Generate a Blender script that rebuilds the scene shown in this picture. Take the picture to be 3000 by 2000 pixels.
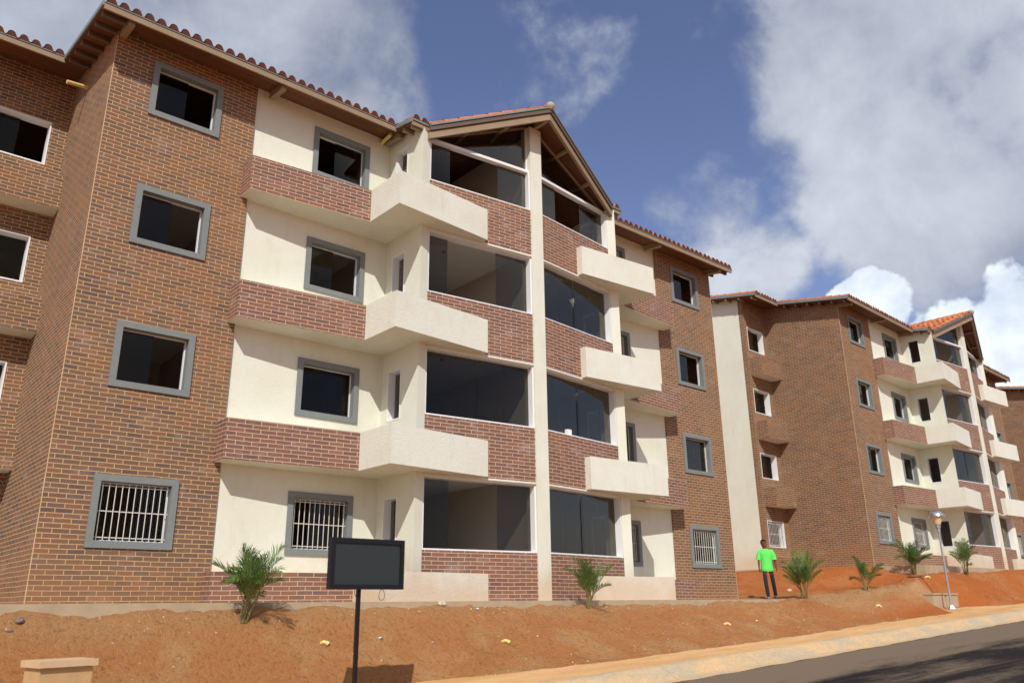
import bpy, bmesh, math, random
from mathutils import Vector, Matrix, noise
rad = math.radians
sc = bpy.context.scene
for o in list(bpy.data.objects): bpy.data.objects.remove(o)
COL = sc.collection

# ------------------------------------------------------------------ camera
CAM = Vector((-12.310, -14.7226, -0.1515))
cR = Vector((0.7549745, -0.6556560, -0.0113460)); cU = Vector((-0.1946966, -0.2406440, 0.9508857)); cF = Vector((0.6261843, 0.7156854, 0.3093341))
cam_d = bpy.data.cameras.new('camera'); cam = bpy.data.objects.new('camera', cam_d); COL.objects.link(cam)
m = Matrix.Identity(4)
for i in range(3):
    m[i][0] = cR[i]; m[i][1] = cU[i]; m[i][2] = -cF[i]; m[i][3] = CAM[i]
cam.matrix_world = m
cam_d.lens = 28.56; cam_d.sensor_width = 36; cam_d.clip_start = 0.1; cam_d.clip_end = 3000
cam_d.dof.use_dof = True; cam_d.dof.focus_distance = 17.5; cam_d.dof.aperture_fstop = 1.2
sc.camera = cam

# ------------------------------------------------------------------ sun and sky
SUN_DIR = Vector((0.478, 0.580, -0.660)).normalized()       # direction the light travels
sun_d = bpy.data.lights.new('sun', 'SUN'); sun_d.energy = 3.9; sun_d.angle = rad(0.5); sun_d.color = (1.0, 0.965, 0.90)
sun = bpy.data.objects.new('sun', sun_d); COL.objects.link(sun)
sun.rotation_euler = SUN_DIR.to_track_quat('-Z', 'Y').to_euler()
sun.location = (-20, -30, 40)
to_sun = -SUN_DIR
elev = math.asin(to_sun.z); az = math.atan2(to_sun.x, to_sun.y)

W = bpy.data.worlds.new('World'); sc.world = W; W.use_nodes = True
nt = W.node_tree; N = nt.nodes; Lk = nt.links; N.clear()
def nn(tree, t, **kw):
    n = tree.nodes.new(t)
    for k, v in kw.items(): setattr(n, k, v)
    return n
out = nn(nt, 'ShaderNodeOutputWorld'); bg = nn(nt, 'ShaderNodeBackground'); bg.inputs[1].default_value = 0.118
Lk.new(bg.outputs[0], out.inputs[0])
sky = nn(nt, 'ShaderNodeTexSky'); sky.sky_type = 'NISHITA'; sky.sun_disc = False
sky.sun_elevation = elev; sky.sun_rotation = az; sky.air_density = 1.0; sky.dust_density = 0.6; sky.ozone_density = 2.0
tint = nn(nt, 'ShaderNodeMix', data_type='RGBA', blend_type='MULTIPLY'); tint.inputs[0].default_value = 1
tint.inputs[7].default_value = (1.10, 0.955, 1.07, 1)
Lk.new(sky.outputs[0], tint.inputs[6])
tc = nn(nt, 'ShaderNodeTexCoord')
def mathn(tree, op, a, b=None, c=None, clamp=False):
    n = nn(tree, 'ShaderNodeMath', operation=op); n.use_clamp = clamp
    for i, v in enumerate((a, b, c)):
        if v is None: continue
        if isinstance(v, (int, float)): n.inputs[i].default_value = v
        else: tree.links.new(v, n.inputs[i])
    return n.outputs[0]
def smooth(tree, v, a, b, lo=0.0, hi=1.0):
    n = nn(tree, 'ShaderNodeMapRange', interpolation_type='SMOOTHSTEP')
    tree.links.new(v, n.inputs[0]); n.inputs[1].default_value = a; n.inputs[2].default_value = b
    n.inputs[3].default_value = lo; n.inputs[4].default_value = hi
    return n.outputs[0]
BL = [((0.0712, 0.8038, 0.5907), 15, 1), ((0.2366, 0.7266, 0.6451), 10, 1), ((0.3537, 0.7086, 0.6106), 6.5, 1), ((0.4254, 0.6922, 0.583), 3.5, 0.7),
      ((0.5243, 0.5978, 0.6065), 5.4, 0.37), ((0.5768, 0.5656, 0.5894), 4.8, 0.38), ((0.5353, 0.5567, 0.6352), 4.6, 0.33), ((0.7762, 0.2013, 0.5975), 13, 1),
      ((0.8487, 0.2246, 0.4788), 12.5, 1), ((0.7853, 0.3316, 0.5228), 6, 0.85), ((0.8434, 0.3202, 0.4314), 5.5, 0.85), ((0.8984, 0.2367, 0.3698), 5.0, 0.8),
      ((0.7424, 0.3471, 0.5731), 3.5, 0.75), ((0.7531, 0.5098, 0.4159), 5.0, 0.66), ((0.7932, 0.4746, 0.3815), 4.5, 0.62), ((0.7432, 0.4856, 0.4603), 3.0, 0.45)]
BW = [((0.869, 0.3796, 0.3173), 2.5, 1), ((0.8567, 0.4035, 0.3113), 1.7, 0.8), ((0.9123, 0.2934, 0.280), 3.7, 1), ((0.9357, 0.2318, 0.2650), 4.6, 1), ((0.8953, 0.3375, 0.2828), 3.9, 1)]
def blobs(lst):
    s = None
    for d, r, w in lst:
        vm = nn(nt, 'ShaderNodeVectorMath', operation='DOT_PRODUCT'); Lk.new(tc.outputs['Generated'], vm.inputs[0]); vm.inputs[1].default_value = d
        v = smooth(nt, vm.outputs['Value'], math.cos(rad(r * 1.38)), math.cos(rad(r * 0.35)), 0, w)
        s = v if s is None else mathn(nt, 'MAXIMUM', s, v)
    return s
sx = nn(nt, 'ShaderNodeSeparateXYZ'); Lk.new(tc.outputs['Generated'], sx.inputs[0])
def sky_noise(scale, detail, rough, off=(0, 0, 0), dist=0.0):
    mp = nn(nt, 'ShaderNodeMapping'); Lk.new(tc.outputs['Generated'], mp.inputs[0]); mp.inputs['Location'].default_value = off
    n = nn(nt, 'ShaderNodeTexNoise'); Lk.new(mp.outputs[0], n.inputs['Vector'])
    n.inputs['Scale'].default_value = scale; n.inputs['Detail'].default_value = detail; n.inputs['Roughness'].default_value = rough; n.inputs['Distortion'].default_value = dist
    return n.outputs['Fac']
n1 = sky_noise(4.6, 11, 0.60, (3.1, 0.4, 1.7), 0.15); n2 = sky_noise(2.2, 6, 0.5, (9.0, 2.2, 4.1)); n3 = sky_noise(13.0, 9, 0.56, (1.0, 7.2, 2.1))
dA = mathn(nt, 'ADD', blobs(BL), mathn(nt, 'MULTIPLY', mathn(nt, 'SUBTRACT', n1, 0.5), 2.5))
mA = smooth(nt, dA, 0.34, 0.86)
gen = smooth(nt, n2, 0.36, 0.52, 0, 0.95)                    # scattered cloud over the rest of the sky
vmv = nn(nt, 'ShaderNodeVectorMath', operation='DOT_PRODUCT'); Lk.new(tc.outputs['Generated'], vmv.inputs[0]); vmv.inputs[1].default_value = tuple(cF)
away = smooth(nt, vmv.outputs['Value'], 0.45, 0.70, 1, 0)
mA = mathn(nt, 'MAXIMUM', mA, mathn(nt, 'MULTIPLY', gen, away))
bw_ = blobs(BW)
dB = mathn(nt, 'ADD', bw_, mathn(nt, 'MULTIPLY', mathn(nt, 'SUBTRACT', n3, 0.5), 2.4))
mB = mathn(nt, 'MULTIPLY', smooth(nt, dB, 0.40, 0.60), smooth(nt, bw_, 0.04, 0.22))
rampA = nn(nt, 'ShaderNodeValToRGB'); Lk.new(mathn(nt, 'ADD', mathn(nt, 'MULTIPLY', n2, 0.45), mathn(nt, 'MULTIPLY', n1, 0.55)), rampA.inputs[0])
cr = rampA.color_ramp; cr.elements[0].position = 0.40; cr.elements[0].color = (2.5, 2.85, 3.7, 1); cr.elements[1].position = 0.62; cr.elements[1].color = (5.6, 6.0, 6.8, 1)
rampB = nn(nt, 'ShaderNodeValToRGB'); Lk.new(n3, rampB.inputs[0])
cr = rampB.color_ramp; cr.elements[0].position = 0.35; cr.elements[0].color = (5.2, 6.0, 7.2, 1); cr.elements[1].position = 0.6; cr.elements[1].color = (8.0, 8.6, 9.4, 1)
mixA = nn(nt, 'ShaderNodeMix', data_type='RGBA'); Lk.new(mA, mixA.inputs[0]); Lk.new(tint.outputs[2], mixA.inputs[6]); Lk.new(rampA.outputs[0], mixA.inputs[7])
mixB = nn(nt, 'ShaderNodeMix', data_type='RGBA'); Lk.new(mB, mixB.inputs[0]); Lk.new(mixA.outputs[2], mixB.inputs[6]); Lk.new(rampB.outputs[0], mixB.inputs[7])
Lk.new(mixB.outputs[2], bg.inputs[0])

sc.view_settings.view_transform = 'Standard'; sc.view_settings.look = 'None'; sc.view_settings.gamma = 1.0
sc.view_settings.exposure = 0.0; sc.view_settings.use_curve_mapping = False
sc.render.engine = 'CYCLES'
sc.cycles.max_bounces = 8; sc.cycles.transparent_max_bounces = 12

# ------------------------------------------------------------------ materials
def mat(name, rough=0.8, spec=0.3):
    M = bpy.data.materials.new(name); M.use_nodes = True
    b = M.node_tree.nodes['Principled BSDF']; b.inputs['Roughness'].default_value = rough
    b.inputs['Specular IOR Level'].default_value = spec
    return M, M.node_tree, b
def noise_fac(t, scale, detail=5, rough=0.55, coord='Object', loc=(0, 0, 0), sc3=(1, 1, 1), dist=0.0):
    c = nn(t, 'ShaderNodeTexCoord'); mp = nn(t, 'ShaderNodeMapping'); t.links.new(c.outputs[coord], mp.inputs[0])
    mp.inputs['Location'].default_value = loc; mp.inputs['Scale'].default_value = sc3
    n = nn(t, 'ShaderNodeTexNoise'); t.links.new(mp.outputs[0], n.inputs['Vector'])
    n.inputs['Scale'].default_value = scale; n.inputs['Detail'].default_value = detail; n.inputs['Roughness'].default_value = rough; n.inputs['Distortion'].default_value = dist
    return n.outputs['Fac']
def mixc(t, fac, a, b, blend='MIX'):
    n = nn(t, 'ShaderNodeMix', data_type='RGBA', blend_type=blend)
    for i, v in ((0, fac), (6, a), (7, b)):
        if isinstance(v, (int, float)): n.inputs[i].default_value = v
        elif isinstance(v, tuple): n.inputs[i].default_value = (v[0], v[1], v[2], 1)
        else: t.links.new(v, n.inputs[i])
    return n.outputs[2]
def bump(t, b, h, strength, dist):
    n = nn(t, 'ShaderNodeBump'); n.inputs['Strength'].default_value = strength; n.inputs['Distance'].default_value = dist
    t.links.new(h, n.inputs['Height']); t.links.new(n.outputs[0], b.inputs['Normal'])
def zcoord(t):
    c = nn(t, 'ShaderNodeTexCoord'); s = nn(t, 'ShaderNodeSeparateXYZ'); t.links.new(c.outputs['Object'], s.inputs[0]); return s

def brick_mat(name, c1, c2, c3, mortar, bw, bh, chalk, dust):
    M, t, b = mat(name, 0.85, 0.25)
    uv = nn(t, 'ShaderNodeTexCoord')
    wob = noise_fac(t, 2.0, 2, 0.5, 'UV'); 
    add = nn(t, 'ShaderNodeVectorMath', operation='MULTIPLY_ADD'); comb = nn(t, 'ShaderNodeCombineXYZ')
    t.links.new(mathn(t, 'SUBTRACT', wob, 0.5), comb.inputs[0]); t.links.new(mathn(t, 'SUBTRACT', noise_fac(t, 1.3, 2, 0.5, 'UV', (5, 5, 0)), 0.5), comb.inputs[1])
    t.links.new(comb.outputs[0], add.inputs[0]); add.inputs[1].default_value = (0.02, 0.022, 0); t.links.new(uv.outputs['UV'], add.inputs[2])
    bt = nn(t, 'ShaderNodeTexBrick'); t.links.new(add.outputs[0], bt.inputs['Vector'])
    bt.inputs['Scale'].default_value = 1; bt.inputs['Brick Width'].default_value = bw; bt.inputs['Row Height'].default_value = bh
    bt.inputs['Mortar Size'].default_value = 0.0066; bt.inputs['Mortar Smooth'].default_value = 0.12; bt.inputs['Bias'].default_value = 0.0
    bt.inputs['Color1'].default_value = (0, 0, 0, 1); bt.inputs['Color2'].default_value = (1, 1, 1, 1); bt.inputs['Mortar'].default_value = (0.5, 0.5, 0.5, 1)
    r = nn(t, 'ShaderNodeValToRGB'); t.links.new(bt.outputs['Color'], r.inputs[0]); e = r.color_ramp.elements
    e[0].position = 0.0; e[0].color = (*c1, 1); e[1].position = 1.0; e[1].color = (*c3, 1)
    q = e.new(0.33); q.color = (*c2, 1); q = e.new(0.72); q.color = tuple(0.5 * (a + d) for a, d in zip(c2, c3)) + (1,)
    q = e.new(0.90); q.color = (*c3, 1)
    patch = smooth(t, noise_fac(t, 0.55, 4, 0.6, 'UV', (2, 9, 0)), 0.35, 0.7)
    col = mixc(t, mathn(t, 'MULTIPLY', patch, 0.45), r.outputs[0], c2)
    grain = noise_fac(t, 45, 4, 0.7, 'UV')
    col = mixc(t, 1.0, col, mixc(t, grain, (0.62, 0.62, 0.62), (1.25, 1.25, 1.25)), 'MULTIPLY')
    ch = smooth(t, noise_fac(t, 1.7, 7, 0.7, 'UV', (7, 1, 0), (1, 1.6, 1)), 0.5, 0.78, 0, chalk)
    col = mixc(t, ch, col, (0.50, 0.42, 0.40))
    mcol = mixc(t, noise_fac(t, 3.0, 5, 0.7, 'UV', (3, 3, 0)), tuple(x * 0.72 for x in mortar), tuple(min(1, x * 1.22) for x in mortar))
    col = mixc(t, bt.outputs['Fac'], col, mcol)
    s = zcoord(t)
    low = smooth(t, mathn(t, 'ADD', s.outputs['Z'], mathn(t, 'MULTIPLY', noise_fac(t, 0.8, 5, 0.6), -1.6)), 0.4, -1.2, 0, 1)
    pn = smooth(t, noise_fac(t, 0.28, 5, 0.6, 'UV', (12, 4, 0)), 0.42, 0.72)
    du = mathn(t, 'MULTIPLY', mathn(t, 'ADD', mathn(t, 'MULTIPLY', low, 0.6), mathn(t, 'MULTIPLY', pn, 0.42)), dust, clamp=True)
    col = mixc(t, du, col, (0.42, 0.19, 0.075))
    t.links.new(col, b.inputs['Base Color'])
    h = mathn(t, 'ADD', mathn(t, 'MULTIPLY', mathn(t, 'SUBTRACT', 1.0, bt.outputs['Fac']), 1.0), mathn(t, 'MULTIPLY', grain, 0.35))
    bump(t, b, h, 0.7, 0.006)
    return M
M_BRICK = brick_mat('bay_brick', (0.122, 0.083, 0.072), (0.182, 0.113, 0.077), (0.255, 0.123, 0.068), (0.60, 0.385, 0.195), 0.262, 0.079, 0.30, 0.55)
M_BAND = brick_mat('band_brick', (0.160, 0.088, 0.082), (0.212, 0.108, 0.086), (0.275, 0.127, 0.085), (0.62, 0.45, 0.30), 0.30, 0.079, 0.50, 0.22)

def stucco_mat(name, base, dirtc, grainy, amount):
    M, t, b = mat(name, 0.9, 0.2)
    n = noise_fac(t, 0.9, 6, 0.62); n2 = noise_fac(t, 5, 5, 0.7, loc=(4, 4, 4), sc3=(1, 1, 0.3))
    f = mathn(t, 'MULTIPLY', smooth(t, n, 0.38, 0.72), amount)
    col = mixc(t, f, base, dirtc)
    streak = smooth(t, n2, 0.50, 0.78, 0, amount * 0.42)
    col = mixc(t, streak, col, tuple(x * 0.66 for x in dirtc))
    s = zcoord(t)
    low = smooth(t, mathn(t, 'ADD', s.outputs['Z'], mathn(t, 'MULTIPLY', noise_fac(t, 1.2, 5, 0.6), -1.5)), 0.3, -0.9, 0, 0.55)
    col = mixc(t, low, col, (0.60, 0.36, 0.19))
    t.links.new(col, b.inputs['Base Color'])
    bump(t, b, mathn(t, 'ADD', noise_fac(t, 70, 3, 0.6), mathn(t, 'MULTIPLY', noise_fac(t, 18, 3, 0.6), 0.8)), grainy, 0.012)
    return M
M_CREAM = stucco_mat('cream_stucco', (0.745, 0.745, 0.635), (0.67, 0.64, 0.50), 0.45, 0.5)
M_BALC = stucco_mat('rough_cream_plaster', (0.76, 0.755, 0.66), (0.67, 0.62, 0.49), 0.8, 0.55)

def simple(name, c, rough=0.7, var=0.15, scale=6, spec=0.3, metal=0.0, bmp=0.0, bsc=60, coord='Object'):
    M, t, b = mat(name, rough, spec); b.inputs['Metallic'].default_value = metal
    n = noise_fac(t, scale, 5, 0.6, coord)
    col = mixc(t, n, tuple(x * (1 - var) for x in c), tuple(min(1, x * (1 + var)) for x in c))
    t.links.new(col, b.inputs['Base Color'])
    if bmp: bump(t, b, noise_fac(t, bsc, 4, 0.6, coord), bmp, 0.01)
    return M
M_GREY = simple('grey_painted_plaster', (0.205, 0.220, 0.215), 0.75, 0.14, 8, bmp=0.3)
M_WHITE = simple('white_paint', (0.80, 0.80, 0.80), 0.5, 0.05, 3)
M_ALU = simple('white_aluminium', (0.74, 0.74, 0.76), 0.35, 0.05, 4)
M_BAR = simple('cream_painted_steel', (0.66, 0.63, 0.56), 0.5, 0.12, 20)
M_WOODL = simple('tan_painted_timber', (0.295, 0.215, 0.135), 0.65, 0.22, 3, bmp=0.15)
M_WOODD = simple('brown_painted_timber', (0.125, 0.092, 0.068), 0.65, 0.2, 3, bmp=0.15)
M_BEAD = simple('mortar_bead', (0.60, 0.40, 0.22), 0.9, 0.25, 4)
M_FLASH = simple('weathered_metal_flashing', (0.24, 0.27, 0.26), 0.45, 0.35, 7, metal=0.4)
M_INT = simple('interior_plaster', (0.60, 0.55, 0.48), 0.9, 0.08, 1)
M_CEIL = simple('interior_ceiling_plaster', (0.78, 0.74, 0.68), 0.9, 0.05, 1)
M_YEL = simple('yellow_plastic_pipe', (0.72, 0.56, 0.20), 0.45, 0.1, 8)
M_BLACK = simple('black_plastic', (0.009, 0.008, 0.011), 0.4, 0.2, 8, spec=0.4)
M_STEEL = simple('galvanised_steel', (0.50, 0.50, 0.54), 0.38, 0.12, 9, metal=0.75)
M_CONC = simple('dusty_concrete', (0.44, 0.335, 0.22), 0.9, 0.28, 3.5, bmp=0.5, bsc=40)
M_CAP = simple('dusty_tan_concrete', (0.60, 0.41, 0.245), 0.9, 0.15, 6, bmp=0.5, bsc=50)
M_BLOCK = simple('sandy_block', (0.52, 0.335, 0.165), 0.92, 0.25, 5, bmp=0.6, bsc=40)
M_ROCK = simple('grey_rock', (0.22, 0.17, 0.15), 0.9, 0.3, 12, bmp=0.5)
M_WROCK = simple('white_rubble', (0.56, 0.45, 0.35), 0.9, 0.15, 12, bmp=0.5)
M_PEB = simple('tan_pebbles', (0.50, 0.30, 0.17), 0.95, 0.4, 3)
M_MORT = simple('mortar_lump', (0.42, 0.36, 0.27), 0.9, 0.2, 20, bmp=0.6)
M_CABLE = simple('grey_cable', (0.05, 0.05, 0.05), 0.5, 0.1)
M_HOSE = simple('green_hose', (0.03, 0.24, 0.11), 0.45, 0.1)

M_SOFFIT, t, b = mat('timber_board_soffit', 0.6, 0.3)
uv = nn(t, 'ShaderNodeTexCoord'); wv = nn(t, 'ShaderNodeTexBrick'); t.links.new(uv.outputs['UV'], wv.inputs['Vector'])
wv.inputs['Scale'].default_value = 1; wv.inputs['Brick Width'].default_value = 2.6; wv.inputs['Row Height'].default_value = 0.1; wv.inputs['Mortar Size'].default_value = 0.004
wv.inputs['Color1'].default_value = (0.135, 0.050, 0.022, 1); wv.inputs['Color2'].default_value = (0.19, 0.076, 0.033, 1); wv.inputs['Mortar'].default_value = (0.03, 0.012, 0.006, 1)
col = mixc(t, 1.0, wv.outputs['Color'], mixc(t, noise_fac(t, 6, 5, 0.7, 'UV', sc3=(0.3, 5, 1)), (0.6, 0.6, 0.6), (1.3, 1.3, 1.3)), 'MULTIPLY')
t.links.new(col, b.inputs['Base Color'])

M_TILE, t, b = mat('clay_roof_tile', 0.75, 0.25)
uv = nn(t, 'ShaderNodeTexCoord'); bt = nn(t, 'ShaderNodeTexBrick'); t.links.new(uv.outputs['UV'], bt.inputs['Vector'])
bt.offset = 0.0; bt.inputs['Scale'].default_value = 1; bt.inputs['Brick Width'].default_value = 1.0; bt.inputs['Row Height'].default_value = 1.0; bt.inputs['Mortar Size'].default_value = 0.0
bt.inputs['Color1'].default_value = (0.36, 0.095, 0.036, 1); bt.inputs['Color2'].default_value = (0.66, 0.235, 0.095, 1)
n = noise_fac(t, 9, 6, 0.7)
col = mixc(t, smooth(t, n, 0.45, 0.75, 0, 0.5), bt.outputs['Color'], (0.20, 0.065, 0.035))
t.links.new(col, b.inputs['Base Color']); bump(t, b, noise_fac(t, 60, 3), 0.2, 0.01)
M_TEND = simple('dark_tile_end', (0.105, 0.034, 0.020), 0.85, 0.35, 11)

M_GLASS = bpy.data.materials.new('tinted_glass'); M_GLASS.use_nodes = True; t = M_GLASS.node_tree; t.nodes.clear()
o_ = nn(t, 'ShaderNodeOutputMaterial'); mx = nn(t, 'ShaderNodeMixShader'); tr = nn(t, 'ShaderNodeBsdfTransparent'); gl = nn(t, 'ShaderNodeBsdfGlossy')
tr.inputs[0].default_value = (0.62, 0.62, 0.61, 1); gl.inputs['Color'].default_value = (0.90, 0.84, 0.74, 1); gl.inputs['Roughness'].default_value = 0.015
fr = nn(t, 'ShaderNodeFresnel'); fr.inputs[0].default_value = 1.5
bn = nn(t, 'ShaderNodeBump'); bn.inputs['Strength'].default_value = 0.03; bn.inputs['Distance'].default_value = 0.02; t.links.new(noise_fac(t, 1.2, 2, 0.5), bn.inputs['Height']); t.links.new(bn.outputs[0], gl.inputs['Normal'])
t.links.new(mathn(t, 'MULTIPLY', fr.outputs[0], 0.42, clamp=True), mx.inputs[0]); t.links.new(tr.outputs[0], mx.inputs[1]); t.links.new(gl.outputs[0], mx.inputs[2]); t.links.new(mx.outputs[0], o_.inputs[0])

M_SCREEN, t, b = mat('dull_dark_screen', 0.42, 0.5)
b.inputs['Base Color'].default_value = (0.024, 0.030, 0.031, 1)
t.links.new(mathn(t, 'MULTIPLY_ADD', noise_fac(t, 3, 5), 0.25, 0.32), b.inputs['Roughness'])

# soil
M_DIRT, t, b = mat('orange_red_soil', 0.97, 0.08)
s = zcoord(t)
big = noise_fac(t, 0.22, 5, 0.6); mid = noise_fac(t, 1.1, 7, 0.65, loc=(4, 1, 0)); fine = noise_fac(t, 14, 8, 0.72); tiny = noise_fac(t, 70, 4, 0.7)
redx = mathn(t, 'ADD', smooth(t, s.outputs['X'], 5.5, 15.0), mathn(t, 'MULTIPLY', mathn(t, 'SUBTRACT', big, 0.5), 1.1), clamp=True)
col = mixc(t, redx, (0.66, 0.285, 0.105), (0.64, 0.190, 0.052))
col = mixc(t, smooth(t, noise_fac(t, 0.85, 6, 0.68, loc=(3, 17, 2)), 0.54, 0.72, 0, 0.4), col, (0.36, 0.150, 0.065))
tan = smooth(t, mid, 0.44, 0.66, 0, 0.65)
geo = nn(t, 'ShaderNodeNewGeometry'); gs = nn(t, 'ShaderNodeSeparateXYZ'); t.links.new(geo.outputs['Normal'], gs.inputs[0])
flat = smooth(t, gs.outputs['Z'], 0.955, 0.995, 0, 0.60)
vt = nn(t, 'ShaderNodeAttribute'); vt.attribute_name = 'trodden'
tan = mathn(t, 'MAXIMUM', mathn(t, 'MULTIPLY', tan, mathn(t, 'SUBTRACT', 1.0, mathn(t, 'MULTIPLY', redx, 0.6))), vt.outputs['Fac'])
col = mixc(t, tan, col, (0.72, 0.42, 0.20))
col = mixc(t, smooth(t, fine, 0.33, 0.50, 0.5, 0), col, (0.30, 0.115, 0.042))
col = mixc(t, smooth(t, fine, 0.60, 0.75, 0, 0.35), col, (0.60, 0.36, 0.18))
col = mixc(t, smooth(t, noise_fac(t, 26, 3, 0.6, loc=(9, 2, 5)), 0.68, 0.73, 0, 0.55), col, (0.70, 0.52, 0.36))
col = mixc(t, smooth(t, noise_fac(t, 22, 3, 0.6, loc=(1, 8, 3)), 0.69, 0.74, 0, 0.6), col, (0.16, 0.07, 0.04))
t.links.new(col, b.inputs['Base Color'])
bump(t, b, mathn(t, 'ADD', fine, mathn(t, 'MULTIPLY', tiny, 0.4)), 1.0, 0.13)

M_PAVE, t, b = mat('dusty_pavement', 0.95, 0.1)
n1_ = noise_fac(t, 1.0, 7, 0.65, sc3=(0.35, 1, 1)); n2_ = noise_fac(t, 16, 6, 0.7)
col = mixc(t, smooth(t, n1_, 0.35, 0.65), (0.74, 0.47, 0.23), (0.62, 0.335, 0.135))
col = mixc(t, smooth(t, n2_, 0.35, 0.6, 0.3, 0), col, (0.42, 0.23, 0.12))
t.links.new(col, b.inputs['Base Color']); bump(t, b, n2_, 0.5, 0.02)
M_KERB, t, b = mat('stained_kerb_concrete', 0.93, 0.12)
n1_ = noise_fac(t, 1.6, 7, 0.7, sc3=(0.5, 1, 1)); n2_ = noise_fac(t, 22, 6, 0.7)
col = mixc(t, smooth(t, n1_, 0.40, 0.60), (0.49, 0.39, 0.265), (0.66, 0.43, 0.225))
s = zcoord(t); jn = mathn(t, 'ABSOLUTE', mathn(t, 'SUBTRACT', mathn(t, 'FRACT', mathn(t, 'MULTIPLY', s.outputs['X'], 0.42)), 0.5))
col = mixc(t, smooth(t, jn, 0.0, 0.010, 0.28, 0), col, (0.20, 0.13, 0.08))
col = mixc(t, smooth(t, n2_, 0.35, 0.55, 0.35, 0), col, (0.25, 0.20, 0.14))
t.links.new(col, b.inputs['Base Color']); bump(t, b, n2_, 0.6, 0.02)
M_ROAD, t, b = mat('dusty_asphalt', 0.97, 0.08)
big = noise_fac(t, 0.55, 7, 0.62, sc3=(0.30, 1.9, 1), dist=0.5); agg = noise_fac(t, 120, 3, 0.8); sp = noise_fac(t, 9, 6, 0.7)
s = zcoord(t)
edge = smooth(t, s.outputs['Y'], -8.6, -6.2, 0, 0.34)
fac = smooth(t, mathn(t, 'ADD', mathn(t, 'ADD', big, edge), mathn(t, 'MULTIPLY', mathn(t, 'SUBTRACT', sp, 0.5), 0.25)), 0.46, 0.72, 0, 0.85)
col = mixc(t, fac, (0.022, 0.019, 0.019), (0.225, 0.165, 0.115))
col = mixc(t, smooth(t, agg, 0.60, 0.8, 0, 0.22), col, (0.16, 0.13, 0.11))
t.links.new(col, b.inputs['Base Color']); bump(t, b, agg, 0.5, 0.01)
M_GROUND = simple('open_soil', (0.43, 0.17, 0.065), 0.97, 0.25, 0.3, bmp=0.3, bsc=4)

M_FROND, t, b = mat('palm_leaflets', 0.5, 0.35)
rn = noise_fac(t, 5, 4, 0.6)
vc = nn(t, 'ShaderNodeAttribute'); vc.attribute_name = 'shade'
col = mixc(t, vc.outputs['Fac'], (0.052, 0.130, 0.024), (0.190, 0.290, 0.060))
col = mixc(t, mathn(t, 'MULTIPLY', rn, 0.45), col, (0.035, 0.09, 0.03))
t.links.new(col, b.inputs['Base Color'])
b.inputs['Subsurface Weight'].default_value = 0.0
M_STEM = simple('palm_stems', (0.20, 0.165, 0.060), 0.6, 0.35, 9)

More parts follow.
